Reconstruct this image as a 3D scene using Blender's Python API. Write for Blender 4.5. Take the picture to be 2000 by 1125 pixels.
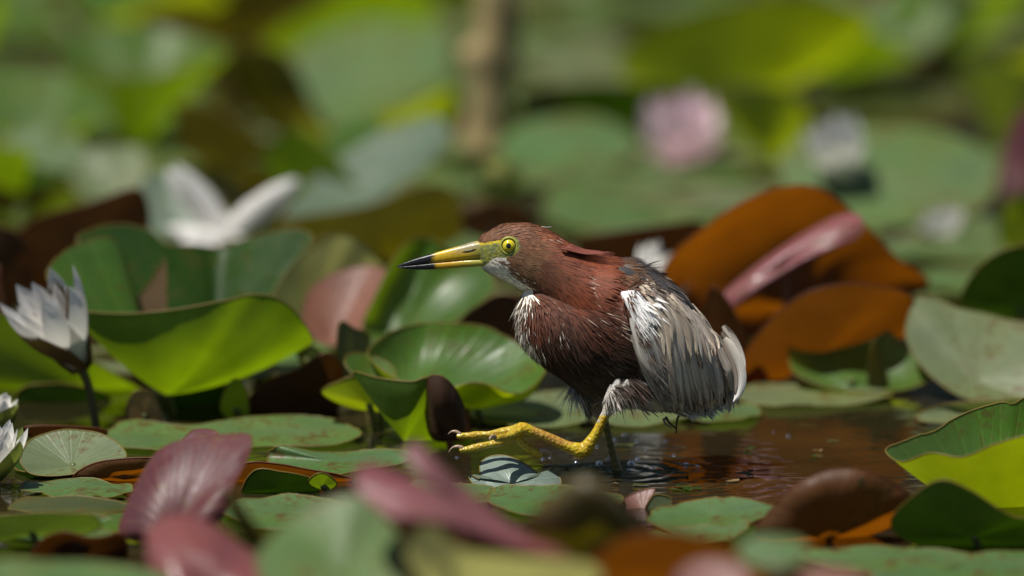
import bpy, bmesh, math, random
import numpy as np
from mathutils import Vector, Matrix
from mathutils.bvhtree import BVHTree

for o in list(bpy.data.objects):
    bpy.data.objects.remove(o)
rng = random.Random(7)
nrng = np.random.default_rng(11)
scene = bpy.context.scene
COL = scene.collection

# ---------------------------------------------------------------- camera
PITCH = math.radians(9.0)
DIST = 13.333
LENS = 600.0
FPX = LENS / 36.0 * 2000.0
AIM = Vector((0, 0, 0.149))
cdir = Vector((0, math.cos(PITCH), -math.sin(PITCH)))
cup = Vector((0, math.sin(PITCH), math.cos(PITCH)))
CAM = AIM - cdir * DIST
cd = bpy.data.cameras.new('camera')
cd.lens = LENS; cd.sensor_width = 36.0
cd.clip_start = 0.1; cd.clip_end = 2000
cd.dof.use_dof = True
cd.dof.focus_distance = DIST - 0.02
cd.dof.aperture_fstop = 2.7
co = bpy.data.objects.new('camera', cd); COL.objects.link(co)
co.location = CAM
co.rotation_euler = (math.radians(90) - PITCH, 0, 0)
scene.camera = co

# ---------------------------------------------------------------- sky, sun, exposure
SUN_EL, SUN_AZ = 66.0, -126.0        # azimuth: degrees from +Y (beyond the bird), negative = towards the left
w = bpy.data.worlds.new('World'); scene.world = w; w.use_nodes = True
nt = w.node_tree
sky = nt.nodes.new('ShaderNodeTexSky'); sky.sky_type = 'NISHITA'; sky.sun_disc = False
sky.sun_elevation = math.radians(SUN_EL); sky.sun_rotation = math.radians(SUN_AZ)
nt.nodes['Background'].inputs['Strength'].default_value = 0.05
nt.links.new(sky.outputs[0], nt.nodes['Background'].inputs['Color'])
sd = bpy.data.lights.new('sun', 'SUN'); sd.energy = 5.0; sd.angle = math.radians(0.5); sd.color = (1, 0.96, 0.9)
so = bpy.data.objects.new('sun', sd); COL.objects.link(so)
sv = Vector((math.sin(math.radians(SUN_AZ)) * math.cos(math.radians(SUN_EL)),
             math.cos(math.radians(SUN_AZ)) * math.cos(math.radians(SUN_EL)), math.sin(math.radians(SUN_EL))))
so.rotation_euler = sv.to_track_quat('Z', 'Y').to_euler()
so.location = sv * 20
vs = scene.view_settings
vs.view_transform = 'Standard'; vs.look = 'None'; vs.gamma = 1; vs.exposure = 0.2
scene.cycles.use_denoising = True
scene.cycles.max_bounces = 8
scene.cycles.transparent_max_bounces = 8
scene.cycles.sample_clamp_indirect = 6.0

# ---------------------------------------------------------------- helpers
def ray(px, py):
    return (cdir + Vector((1, 0, 0)) * ((px - 1000) / FPX) + cup * ((562.5 - py) / FPX))

def at(px, py, Y):
    d = ray(px, py)
    return CAM + d * ((Y - CAM.y) / d.y)

def on_water(px, py, z=0.0):
    d = ray(px, py)
    return CAM + d * ((z - CAM.z) / d.z)

def proj(p):
    v = Vector(p) - CAM
    k = v.dot(cdir)
    return 1000 + v.x / k * FPX, 562.5 - v.dot(cup) / k * FPX

def proj_np(P):
    v = P - np.array(CAM)
    k = v @ np.array(cdir)
    return 1000 + v[:, 0] / k * FPX, 562.5 - (v @ np.array(cup)) / k * FPX

def tag(o, label=None, cat=None, group=None, kind=None):
    if label: o['label'] = label
    if cat: o['category'] = cat
    if group: o['group'] = group
    if kind: o['kind'] = kind
    return o

def empty(name, loc):
    o = bpy.data.objects.new(name, None); COL.objects.link(o)
    o.empty_display_size = 0.02
    o.location = loc
    return o

def mesh_obj(name, verts, faces, mats, parent=None, smooth=True, midx=None, origin=None):
    """verts are in world coordinates; stored relative to the top-level parent's location (or origin)."""
    me = bpy.data.meshes.new(name)
    V = np.asarray(verts, dtype=float)
    root = parent
    off = Vector((0, 0, 0))
    while root is not None:
        off = off + root.location
        root = root.parent
    if origin is not None:
        off = off + (Vector(origin) - off)
    loc = Vector((0, 0, 0))
    if parent is None and origin is not None:
        loc = Vector(origin)
    me.from_pydata([tuple(v) for v in (V - np.array(off))], [], [tuple(int(i) for i in f) for f in faces])
    if not isinstance(mats, (list, tuple)): mats = [mats]
    for m in mats: me.materials.append(m)
    if midx is not None:
        me.polygons.foreach_set('material_index', np.asarray(midx, dtype=np.int32))
    if smooth:
        me.polygons.foreach_set('use_smooth', np.ones(len(me.polygons), dtype=bool))
    me.update()
    o = bpy.data.objects.new(name, me); COL.objects.link(o)
    o.location = loc
    if parent is not None: o.parent = parent
    return o

def set_col(o, cols, gloss=None, name='Col'):
    me = o.data
    a = me.color_attributes.new(name, 'FLOAT_COLOR', 'POINT')
    c = np.ones((len(me.vertices), 4), dtype=np.float32); c[:, :3] = np.asarray(cols)[:, :3]
    a.data.foreach_set('color', c.ravel())
    if gloss is not None:
        g = me.attributes.new('gloss', 'FLOAT', 'POINT')
        g.data.foreach_set('value', np.asarray(gloss, dtype=np.float32))

def catmull(pts, n, closed=False):
    P = np.asarray(pts, dtype=float)
    m = len(P)
    segs = m if closed else m - 1
    out = []
    ts = np.linspace(0, segs, n, endpoint=not closed)
    for t in ts:
        i = min(int(t), segs - 1); u = t - i
        if closed:
            p0, p1, p2, p3 = P[(i - 1) % m], P[i % m], P[(i + 1) % m], P[(i + 2) % m]
        else:
            p1, p2 = P[i], P[i + 1]
            p0 = P[i - 1] if i > 0 else 2 * p1 - p2
            p3 = P[i + 2] if i + 2 < m else 2 * p2 - p1
        out.append(0.5 * ((2 * p1) + (-p0 + p2) * u + (2 * p0 - 5 * p1 + 4 * p2 - p3) * u * u + (-p0 + 3 * p1 - 3 * p2 + p3) * u ** 3))
    return np.array(out)

def tube(pts, radii, n=10, cap=True):
    """closed tube along world points; returns verts, faces"""
    P = np.asarray(pts, dtype=float); R = np.asarray(radii, dtype=float)
    T = np.gradient(P, axis=0); T /= np.linalg.norm(T, axis=1)[:, None] + 1e-12
    ref = np.array([0, 0, 1.0]) if abs(T[0][2]) < 0.9 else np.array([0, 1.0, 0])
    V = []; F = []
    for i in range(len(P)):
        a = ref - T[i] * ref.dot(T[i]); a /= np.linalg.norm(a); ref = a
        b = np.cross(T[i], a)
        for k in range(n):
            th = 2 * math.pi * k / n
            V.append(P[i] + R[i] * (a * math.cos(th) + b * math.sin(th)))
    for i in range(len(P) - 1):
        for k in range(n):
            F.append((i * n + k, i * n + (k + 1) % n, (i + 1) * n + (k + 1) % n, (i + 1) * n + k))
    if cap:
        c0 = len(V); V.append(P[0] - T[0] * R[0] * 0.5)
        c1 = len(V); V.append(P[-1] + T[-1] * R[-1] * 0.5)
        L = (len(P) - 1) * n
        for k in range(n):
            F.append((c0, (k + 1) % n, k)); F.append((c1, L + k, L + (k + 1) % n))
    return V, F

# ---------------------------------------------------------------- materials
def new_mat(name):
    m = bpy.data.materials.new(name); m.use_nodes = True
    m.node_tree.nodes.clear()
    return m, m.node_tree, m.node_tree.nodes, m.node_tree.links

def leaf_mat(name, top, under, trans, rough=0.36, spec=0.5, blotch=(0.1, 0.06, 0.02), blotch_amt=0.25, tmix=0.38, vein=0.35):
    m, t, N, L = new_mat(name)
    out = N.new('ShaderNodeOutputMaterial')
    uv = N.new('ShaderNodeUVMap'); uv.uv_map = 'UVMap'
    sep = N.new('ShaderNodeSeparateXYZ'); L.new(uv.outputs[0], sep.inputs[0])
    geo = N.new('ShaderNodeNewGeometry')
    obi = N.new('ShaderNodeObjectInfo')
    tc = N.new('ShaderNodeTexCoord')
    n1 = N.new('ShaderNodeTexNoise'); n1.inputs['Scale'].default_value = 22; n1.inputs['Detail'].default_value = 5
    L.new(tc.outputs['Object'], n1.inputs['Vector'])
    n2 = N.new('ShaderNodeTexNoise'); n2.inputs['Scale'].default_value = 180; n2.inputs['Detail'].default_value = 3
    L.new(tc.outputs['Object'], n2.inputs['Vector'])
    side = N.new('ShaderNodeMix'); side.data_type = 'RGBA'
    side.inputs['A'].default_value = (*top, 1); side.inputs['B'].default_value = (*under, 1)
    L.new(geo.outputs['Backfacing'], side.inputs['Factor'])
    # veins: radial, from the angle in v
    def math_(op, a, b=None, c=None):
        x = N.new('ShaderNodeMath'); x.operation = op
        for i, s in enumerate((a, b, c)):
            if s is None: continue
            if isinstance(s, (int, float)): x.inputs[i].default_value = s
            else: L.new(s, x.inputs[i])
        return x.outputs[0]
    wob = math_('MULTIPLY_ADD', n1.outputs['Fac'], 0.012, sep.outputs['Y'])
    fr = math_('PINGPONG', math_('MULTIPLY', wob, 22.0), 0.5)
    v1 = math_('SUBTRACT', 1.0, math_('MULTIPLY', math_('MULTIPLY', fr, 9.0), math_('ADD', sep.outputs['X'], 0.25)))
    v1 = math_('MAXIMUM', v1, 0.0)
    fr2 = math_('PINGPONG', math_('MULTIPLY', math_('ADD', wob, math_('MULTIPLY', math_('SINE', math_('MULTIPLY', sep.outputs['X'], 16)), 0.006)), 44.0), 0.5)
    v2 = math_('MULTIPLY', math_('MAXIMUM', math_('SUBTRACT', 0.6, math_('MULTIPLY', fr2, 9.0)), 0.0), math_('GREATER_THAN', sep.outputs['X'], 0.45))
    vv = math_('MAXIMUM', v1, v2)
    # colour variation
    hsv = N.new('ShaderNodeHueSaturation')
    L.new(math_('MULTIPLY_ADD', obi.outputs['Random'], 0.03, 0.485), hsv.inputs['Hue'])
    L.new(math_('MULTIPLY_ADD', n1.outputs['Fac'], 1.1, 0.45), hsv.inputs['Value'])
    n5 = N.new('ShaderNodeTexNoise'); n5.inputs['Scale'].default_value = 9; n5.inputs['Detail'].default_value = 2
    L.new(tc.outputs['Object'], n5.inputs['Vector'])
    L.new(math_('MULTIPLY_ADD', n5.outputs['Fac'], 0.7, 0.6), hsv.inputs['Saturation'])
    L.new(side.outputs['Result'], hsv.inputs['Color'])
    bl = N.new('ShaderNodeMix'); bl.data_type = 'RGBA'
    bl.inputs['B'].default_value = (*blotch, 1)
    bf = math_('MULTIPLY', math_('MAXIMUM', math_('SUBTRACT', math_('MULTIPLY', n2.outputs['Fac'], n1.outputs['Fac']), 0.26), 0.0), blotch_amt * 18)
    bf = math_('MINIMUM', bf, 0.9)
    L.new(bf, bl.inputs['Factor']); L.new(hsv.outputs[0], bl.inputs['A'])
    vc = N.new('ShaderNodeMix'); vc.data_type = 'RGBA'; vc.blend_type = 'MULTIPLY'
    vc.inputs['B'].default_value = (1.5, 1.45, 1.2, 1)
    L.new(math_('MULTIPLY', vv, vein), vc.inputs['Factor']); L.new(bl.outputs['Result'], vc.inputs['A'])
    col = vc.outputs['Result']
    bump = N.new('ShaderNodeBump'); bump.inputs['Strength'].default_value = 0.35; bump.inputs['Distance'].default_value = 0.0012
    L.new(math_('MULTIPLY_ADD', vv, -0.6, math_('MULTIPLY_ADD', n1.outputs['Fac'], 1.5, math_('MULTIPLY', n2.outputs['Fac'], 0.35))), bump.inputs['Height'])
    p = N.new('ShaderNodeBsdfPrincipled')
    L.new(col, p.inputs['Base Color'])
    n4 = N.new('ShaderNodeTexNoise'); n4.inputs['Scale'].default_value = 45; n4.inputs['Detail'].default_value = 6
    L.new(tc.outputs['Object'], n4.inputs['Vector'])
    wet = math_('MINIMUM', math_('MAXIMUM', math_('MULTIPLY', math_('SUBTRACT', n4.outputs['Fac'], 0.52), 8.0), 0.0), 1.0)
    L.new(math_('MULTIPLY_ADD', wet, -0.16, math_('MULTIPLY_ADD', n2.outputs['Fac'], 0.25, rough - 0.08)), p.inputs['Roughness'])
    p.inputs['Specular IOR Level'].default_value = spec
    L.new(bump.outputs[0], p.inputs['Normal'])
    tr = N.new('ShaderNodeBsdfTranslucent')
    tcx = N.new('ShaderNodeMix'); tcx.data_type = 'RGBA'; tcx.blend_type = 'MULTIPLY'; tcx.inputs['Factor'].default_value = 0.8
    tcx.inputs['A'].default_value = (*trans, 1)
    cr = N.new('ShaderNodeMapRange'); cr.inputs['From Min'].default_value = 0.3; cr.inputs['From Max'].default_value = 0.7
    cr.inputs['To Min'].default_value = 0.7; cr.inputs['To Max'].default_value = 1.15
    L.new(n1.outputs['Fac'], cr.inputs['Value'])
    L.new(cr.outputs[0], tcx.inputs['B'])
    L.new(tcx.outputs['Result'], tr.inputs['Color'])
    mx = N.new('ShaderNodeMixShader'); mx.inputs[0].default_value = tmix
    L.new(p.outputs[0], mx.inputs[1]); L.new(tr.outputs[0], mx.inputs[2])
    L.new(mx.outputs[0], out.inputs['Surface'])
    return m

def simple_mat(name, col, rough=0.5, spec=0.5, trans=None, tmix=0.3, noise=0.3, scale=60, bump=0.2):
    m, t, N, L = new_mat(name)
    out = N.new('ShaderNodeOutputMaterial')
    tc = N.new('ShaderNodeTexCoord')
    n = N.new('ShaderNodeTexNoise'); n.inputs['Scale'].default_value = scale; n.inputs['Detail'].default_value = 4
    L.new(tc.outputs['Object'], n.inputs['Vector'])
    mr = N.new('ShaderNodeMapRange'); mr.inputs['To Min'].default_value = 1 - noise; mr.inputs['To Max'].default_value = 1 + noise
    L.new(n.outputs['Fac'], mr.inputs['Value'])
    mm = N.new('ShaderNodeMix'); mm.data_type = 'RGBA'; mm.blend_type = 'MULTIPLY'; mm.inputs['Factor'].default_value = 1
    mm.inputs['A'].default_value = (*col, 1); L.new(mr.outputs[0], mm.inputs['B'])
    p = N.new('ShaderNodeBsdfPrincipled'); p.inputs['Roughness'].default_value = rough; p.inputs['Specular IOR Level'].default_value = spec
    L.new(mm.outputs['Result'], p.inputs['Base Color'])
    b = N.new('ShaderNodeBump'); b.inputs['Strength'].default_value = bump; b.inputs['Distance'].default_value = 0.001
    L.new(n.outputs['Fac'], b.inputs['Height']); L.new(b.outputs[0], p.inputs['Normal'])
    if trans:
        tr = N.new('ShaderNodeBsdfTranslucent'); tr.inputs['Color'].default_value = (*trans, 1)
        mx = N.new('ShaderNodeMixShader'); mx.inputs[0].default_value = tmix
        L.new(p.outputs[0], mx.inputs[1]); L.new(tr.outputs[0], mx.inputs[2]); L.new(mx.outputs[0], out.inputs['Surface'])
    else:
        L.new(p.outputs[0], out.inputs['Surface'])
    return m

def attr_mat(name, rough=0.6, spec=0.3, use_gloss=False, bump_scale=None, bump=0.3, sheen=0.0):
    m, t, N, L = new_mat(name)
    out = N.new('ShaderNodeOutputMaterial')
    a = N.new('ShaderNodeAttribute'); a.attribute_name = 'Col'
    p = N.new('ShaderNodeBsdfPrincipled'); p.inputs['Roughness'].default_value = rough; p.inputs['Specular IOR Level'].default_value = spec
    L.new(a.outputs['Color'], p.inputs['Base Color'])
    if sheen:
        p.inputs['Sheen Weight'].default_value = sheen
    if use_gloss:
        g = N.new('ShaderNodeAttribute'); g.attribute_name = 'gloss'
        mr = N.new('ShaderNodeMapRange'); mr.inputs['To Min'].default_value = rough; mr.inputs['To Max'].default_value = 0.24
        L.new(g.outputs['Fac'], mr.inputs['Value']); L.new(mr.outputs[0], p.inputs['Roughness'])
    if bump_scale:
        tc = N.new('ShaderNodeTexCoord')
        v = N.new('ShaderNodeTexVoronoi'); v.inputs['Scale'].default_value = bump_scale
        L.new(tc.outputs['Object'], v.inputs['Vector'])
        b = N.new('ShaderNodeBump'); b.inputs['Strength'].default_value = bump; b.inputs['Distance'].default_value = 0.0007 if use_gloss else 0.0008
        if use_gloss: L.new(g.outputs['Fac'], b.inputs['Strength'])
        L.new(v.outputs['Distance'], b.inputs['Height']); L.new(b.outputs[0], p.inputs['Normal'])
    L.new(p.outputs[0], out.inputs['Surface'])
    return m

M = {}
M['green'] = leaf_mat('leaf_green', (0.058, 0.135, 0.014), (0.075, 0.14, 0.018), (0.30, 0.46, 0.003), tmix=0.42, vein=.6)
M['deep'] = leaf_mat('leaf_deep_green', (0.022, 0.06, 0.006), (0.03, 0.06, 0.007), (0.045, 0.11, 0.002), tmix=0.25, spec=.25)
M['lime'] = leaf_mat('leaf_lime', (0.08, 0.18, 0.02), (0.10, 0.15, 0.012), (0.42, 0.52, 0.003), tmix=0.48, vein=.6)
M['mint'] = leaf_mat('leaf_mint', (0.085, 0.165, 0.042), (0.12, 0.15, 0.04), (0.2, 0.32, 0.02), rough=0.40, blotch_amt=0.45, tmix=.25)
M['grey'] = leaf_mat('leaf_greygreen', (0.135, 0.175, 0.07), (0.15, 0.15, 0.07), (0.22, 0.28, 0.05), rough=0.46, blotch_amt=0.4, tmix=.25)
M['blue'] = leaf_mat('leaf_bluegreen', (0.10, 0.15, 0.095), (0.20, 0.27, 0.22), (0.15, 0.26, 0.12), rough=0.36, tmix=0.2)
M['rust'] = leaf_mat('leaf_rust', (0.08, 0.09, 0.02), (0.11, 0.036, 0.009), (0.42, 0.12, 0.002), rough=0.5, spec=0.3, tmix=.35, blotch=(.03,.03,.01), blotch_amt=.8, vein=.7)
M['brown'] = leaf_mat('leaf_brown', (0.05, 0.05, 0.015), (0.06, 0.025, 0.013), (0.09, 0.03, 0.003), rough=0.45, spec=0.3, tmix=0.25)
M['olive'] = leaf_mat('leaf_olive', (0.07, 0.085, 0.02), (0.085, 0.07, 0.015), (0.2, 0.16, 0.003), rough=0.4, tmix=.3)
M['pink'] = leaf_mat('leaf_pink', (0.09, 0.13, 0.04), (0.20, 0.058, 0.072), (0.26, 0.05, 0.045), rough=0.34, tmix=0.2, vein=0.5)
M['plum'] = leaf_mat('leaf_plum', (0.08, 0.10, 0.03), (0.10, 0.024, 0.032), (0.2, 0.03, 0.022), rough=0.42, tmix=0.22, vein=1.0)
M['coral'] = leaf_mat('leaf_coral', (0.15, 0.15, 0.05), (0.22, 0.085, 0.055), (0.4, 0.12, 0.05), rough=0.4, tmix=0.25)
M['pale'] = leaf_mat('leaf_pale', (0.4, 0.36, 0.18), (0.42, 0.36, 0.16), (0.7, 0.68, 0.2), rough=0.4, tmix=0.4)
M['tan'] = leaf_mat('leaf_tan', (0.32, 0.22, 0.10), (0.30, 0.19, 0.10), (0.4, 0.24, 0.08), rough=0.6, spec=0.2)
M['rim'] = simple_mat('leaf_rim', (0.20, 0.15, 0.03), 0.45, trans=(0.4, 0.3, 0.03), tmix=0.3)
M['rimred'] = simple_mat('leaf_rim_red', (0.16, 0.05, 0.02), 0.45, trans=(0.3, 0.1, 0.02), tmix=0.3)
M['stalk'] = simple_mat('stalk', (0.09, 0.10, 0.025), 0.4)
M['stalkred'] = simple_mat('stalk_red', (0.16, 0.06, 0.035), 0.4)

# ---------------------------------------------------------------- setting: water, ground, far wood
def water_mat():
    m, t, N, L = new_mat('pond_water')
    out = N.new('ShaderNodeOutputMaterial')
    tc = N.new('ShaderNodeTexCoord')
    mp = N.new('ShaderNodeMapping'); mp.inputs['Scale'].default_value = (16, 46, 1)
    L.new(tc.outputs['Object'], mp.inputs['Vector'])
    n = N.new('ShaderNodeTexNoise'); n.inputs['Scale'].default_value = 1.0; n.inputs['Detail'].default_value = 2; n.inputs['Distortion'].default_value = 0.6
    L.new(mp.outputs[0], n.inputs['Vector'])
    mp2 = N.new('ShaderNodeMapping'); mp2.inputs['Location'].default_value = (-0.083, -0.02, 0)
    L.new(tc.outputs['Object'], mp2.inputs['Vector'])
    wv = N.new('ShaderNodeTexWave'); wv.wave_type = 'RINGS'; wv.rings_direction = 'SPHERICAL'
    wv.inputs['Scale'].default_value = 16; wv.inputs['Distortion'].default_value = 1.2; wv.inputs['Detail'].default_value = 2
    L.new(mp2.outputs[0], wv.inputs['Vector'])
    ln = N.new('ShaderNodeVectorMath'); ln.operation = 'LENGTH'; L.new(mp2.outputs[0], ln.inputs[0])
    fall = N.new('ShaderNodeMapRange'); fall.inputs['From Min'].default_value = 0.02; fall.inputs['From Max'].default_value = 0.4
    fall.inputs['To Min'].default_value = 0.35; fall.inputs['To Max'].default_value = 0.0
    L.new(ln.outputs['Value'], fall.inputs['Value'])
    mu = N.new('ShaderNodeMath'); mu.operation = 'MULTIPLY'; L.new(wv.outputs['Fac'], mu.inputs[0]); L.new(fall.outputs[0], mu.inputs[1])
    ad = N.new('ShaderNodeMath'); ad.operation = 'ADD'; L.new(mu.outputs[0], ad.inputs[0]); L.new(n.outputs['Fac'], ad.inputs[1])
    b = N.new('ShaderNodeBump'); b.inputs['Strength'].default_value = 0.5; b.inputs['Distance'].default_value = 0.0013
    L.new(ad.outputs[0], b.inputs['Height'])
    n3 = N.new('ShaderNodeTexNoise'); n3.inputs['Scale'].default_value = 9; n3.inputs['Detail'].default_value = 4
    L.new(tc.outputs['Object'], n3.inputs['Vector'])
    cr = N.new('ShaderNodeValToRGB')
    cr.color_ramp.elements[0].position = 0.35; cr.color_ramp.elements[0].color = (0.008, 0.009, 0.005, 1)
    cr.color_ramp.elements[1].position = 0.75; cr.color_ramp.elements[1].color = (0.035, 0.022, 0.008, 1)
    L.new(n3.outputs['Fac'], cr.inputs[0])
    p = N.new('ShaderNodeBsdfPrincipled'); p.inputs['Roughness'].default_value = 0.04; p.inputs['IOR'].default_value = 1.33
    L.new(cr.outputs[0], p.inputs['Base Color']); L.new(b.outputs[0], p.inputs['Normal'])
    L.new(p.outputs[0], out.inputs['Surface'])
    return m

def disc_obj(name, r0, r1, z0, z1, mat, n=64, cy=8.0):
    V = []; F = []
    for i in range(n):
        a = 2 * math.pi * i / n
        V.append((r1 * math.cos(a), cy + r1 * math.sin(a), z1))
    if r0 == 0:
        F.append(tuple(range(n)))
    else:
        for i in range(n):
            a = 2 * math.pi * i / n
            V.append((r0 * math.cos(a), cy + r0 * math.sin(a), z0))
        for i in range(n):
            F.append((i, (i + 1) % n, n + (i + 1) % n, n + i))
    o = mesh_obj(name, V, F, mat, smooth=False)
    return tag(o, kind='structure')

disc_obj('pond_water', 0, 20.6, 0, 0, water_mat())
M['ground'] = simple_mat('bank_ground', (0.06, 0.08, 0.025), 0.9, scale=2, noise=0.5)
disc_obj('bank', 20.0, 24.0, -0.3, 0.5, M['ground'])
disc_obj('ground', 23.9, 900.0, 0.5, 0.9, M['ground'])

def far_wood():
    r = np.random.default_rng(3)
    V = []; F = []
    n = 22000
    X = r.uniform(-26, 26, n); Y = 33 + r.uniform(-2, 7, n)
    top = 15 + 1.6 * np.sin(X * 0.55 + 1) + 1.2 * np.sin(X * 1.3)
    Z = 0.5 + top * r.uniform(0, 1, n) ** 0.8
    S = r.uniform(0.25, 0.6, n)
    for i in range(n):
        a = Vector(r.normal(size=3)).normalized(); b = a.orthogonal().normalized(); c = a.cross(b)
        p = Vector((X[i], Y[i], Z[i])); k = len(V)
        for (u, v) in ((-1, 0), (0, -.6), (1, 0), (0, .6)):
            V.append(p + b * u * S[i] + c * v * S[i])
        F.append((k, k + 1, k + 2, k + 3))
    o = mesh_obj('far_wood', V, F, simple_mat('far_foliage', (0.035, 0.06, 0.014), 0.6, scale=3, noise=0.5), smooth=False)
    tag(o, 'far wood of dark green trees on the bank beyond the pond', 'wood', kind='stuff')
far_wood()

# ---------------------------------------------------------------- lily pads
def leaf_mesh(name, C, rim_pts, mat, rimmat, parent, bulge=(0, 0, 0), wave=0.0, seed=0, K=11, n=96, rim_r=0.0006, pw=1.0, nib=0.0):
    """polar sheet between the stalk's joint C and a closed rim loop (world points), with a thin raised edge"""
    r_ = np.random.default_rng(seed + 5)
    rim = catmull(rim_pts, n, closed=True)
    C = np.array(C); b = np.array(bulge)
    if nib:                                                  # nibbled and torn margins
        f = 1 + nib * .12 * r_.normal(size=n)
        for _ in range(r_.integers(1, 5)):
            c0 = r_.integers(0, n); wd = r_.integers(1, 5); dp = nib * r_.uniform(.4, 1.6)
            for q in range(-wd, wd + 1): f[(c0 + q) % n] -= dp * (1 - abs(q) / (wd + 1)) ** .5
        rim = C + (rim - C) * f[:, None]
    ph = np.linspace(0, 2 * math.pi, n, endpoint=False)
    wz = np.zeros(n)
    for k in range(3, 9):
        wz += r_.normal() * np.sin(k * ph + r_.uniform(0, 6.3)) / k
    V = [C]; U = [(0.0, 0.5)]
    nrm = np.cross(rim[n // 3] - C, rim[2 * n // 3] - C); nrm = nrm / (np.linalg.norm(nrm) + 1e-9)
    for j in range(1, K + 1):
        r = j / K
        for i in range(n):
            p = C + (rim[i] - C) * r ** pw + b * 4 * r * (1 - r) + nrm * wave * wz[i] * r ** 2.5
            V.append(p); U.append((r, i / n))
    F = []; mi = []
    for i in range(n):
        F.append((0, 1 + i, 1 + (i + 1) % n)); mi.append(0)
    for j in range(K - 1):
        for i in range(n):
            a = 1 + j * n + i; a2 = 1 + j * n + (i + 1) % n
            F.append((a, a + n, a2 + n, a2)); mi.append(0)
    edge = np.array(V[-n:])
    T = np.roll(edge, -1, 0) - np.roll(edge, 1, 0); T /= np.linalg.norm(T, axis=1)[:, None] + 1e-9
    Rd = edge - C; Rd -= T * (Rd * T).sum(1)[:, None]; Rd /= np.linalg.norm(Rd, axis=1)[:, None] + 1e-9
    Q = np.cross(T, Rd)
    base = len(V)
    for k in range(4):
        a = math.pi / 2 * k + math.pi / 4
        ring = edge + rim_r * (Rd * math.cos(a) + Q * math.sin(a))
        for i in range(n):
            V.append(ring[i]); U.append((1.0, i / n))
    for k in range(4):
        for i in range(n):
            F.append((base + k * n + i, base + k * n + (i + 1) % n, base + ((k + 1) % 4) * n + (i + 1) % n, base + ((k + 1) % 4) * n + i)); mi.append(1)
    o = mesh_obj(name, V, F, [mat, rimmat], parent, midx=mi)
    uvl = o.data.uv_layers.new(name='UVMap')
    vi = np.zeros(len(o.data.loops), dtype=np.int32); o.data.loops.foreach_get('vertex_index', vi)
    Ua = np.array(U, dtype=np.float32)[vi]
    uvl.data.foreach_set('uv', Ua.ravel())
    return o

def stalk_to_water(root, C, mat, r=0.0028, lean=(0.01, 0.01)):
    C = Vector(C)
    if C.z < 0.006: return
    p = [C, C + Vector((lean[0] * .3, lean[1] * .3, -C.z * .4)), Vector((C.x + lean[0], C.y + lean[1], -0.02))]
    V, F = tube(catmull([tuple(q) for q in p], 8), [r] * 8, 8)
    mesh_obj('stalk', V, F, mat, root)

_seed = [0]
def leaf(label, mat, Y0, C, rim, bulge=(0, 0, 0), wave=0.002, stalk=True, red=False, dyC=0, group=None, flat=False, pw=1.0):
    """C and rim points: picture x, picture y of the photograph and a distance in cm behind (+) or before (-) Y0.
    flat=True: the points lie on the water instead, a few mm up; the third number is then a height in mm."""
    _seed[0] += 1
    if mat in ('pink', 'plum', 'coral') and not flat:      # curled over: the underside faces up
        rim = [(p[0], p[1], -(p[2] if len(p) > 2 else 0)) for p in rim]
    if flat:
        Cw = on_water(C[0], C[1], 0.004); R = [on_water(p[0], p[1], 0.004 + (p[2] if len(p) > 2 else 0) / 1000) for p in rim]
    else:
        while Y0 > .45 and min([at(p[0], p[1], Y0 + (p[2] if len(p) > 2 else 0) / 100).z for p in rim] + [at(C[0], C[1], Y0).z]) < .004:
            Y0 -= .02                                         # keep the whole leaf above the water
        Cw = at(C[0], C[1], Y0 + dyC / 100); R = [at(p[0], p[1], Y0 + (p[2] if len(p) > 2 else 0) / 100) for p in rim]
    root = empty('lily_pad', (Cw.x, Cw.y, 0))
    tag(root, label, 'lily pad', group or 'lily pads of the pond')
    m = M[mat]
    rm = M['rimred'] if red or mat in ('rust', 'brown', 'pink', 'plum', 'coral') else M['rim']
    leaf_mesh('blade', tuple(Cw), [tuple(p) for p in R], m, rm, root, tuple(Vector(bulge) / 100), wave, _seed[0], pw=pw, nib=.07 if flat else .012)
    if stalk and not flat:
        stalk_to_water(root, Cw, M['stalkred'] if rm is M['rimred'] else M['stalk'])
    return root

# ---- hero leaves beside and behind the bird
leaf('large green lily leaf cupped upright behind the half open white bud', 'green', .30, (325, 772),
     [(92, 545, -1), (140, 600, -4), (230, 612, -6), (320, 608, -7), (430, 588, -7), (500, 575, -6), (560, 592, -5), (603, 645, -3), (600, 672, 1),
      (500, 650, 5), (400, 620, 7), (262, 605, 8), (250, 520, 7), (215, 465, 6), (160, 475, 4), (105, 510, 1)], bulge=(0, -1.2, -.6), wave=.001)
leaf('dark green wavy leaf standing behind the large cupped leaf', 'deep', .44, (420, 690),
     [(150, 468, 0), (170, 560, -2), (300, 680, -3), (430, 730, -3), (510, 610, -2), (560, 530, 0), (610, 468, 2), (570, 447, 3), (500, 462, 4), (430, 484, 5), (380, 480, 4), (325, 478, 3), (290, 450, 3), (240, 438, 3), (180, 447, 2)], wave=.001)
leaf('small brown folded leaf tip inside the large cupped leaf', 'tan', .37, (300, 640),
     [(258, 605), (295, 548), (322, 510), (326, 560), (325, 640), (300, 680)], wave=0, stalk=True)
leaf('green leaf low behind the half open white bud', 'green', .40, (150, 760),
     [(-60, 640, 0), (10, 612, -2), (80, 640, -3), (170, 700, -3), (240, 740, -1), (275, 765, 2), (200, 800, 2), (60, 790, 3), (-60, 740, 2)], wave=.001)
leaf('pale yellow translucent leaf curled above the coral leaf', 'pale', .62, (600, 640),
     [(470, 600, 0), (520, 540, -1), (580, 500, -2), (640, 462, -2), (690, 462, -1), (730, 500, 0), (755, 540, 2), (700, 580, 4), (620, 600, 4), (540, 640, 3)], wave=.001)
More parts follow.
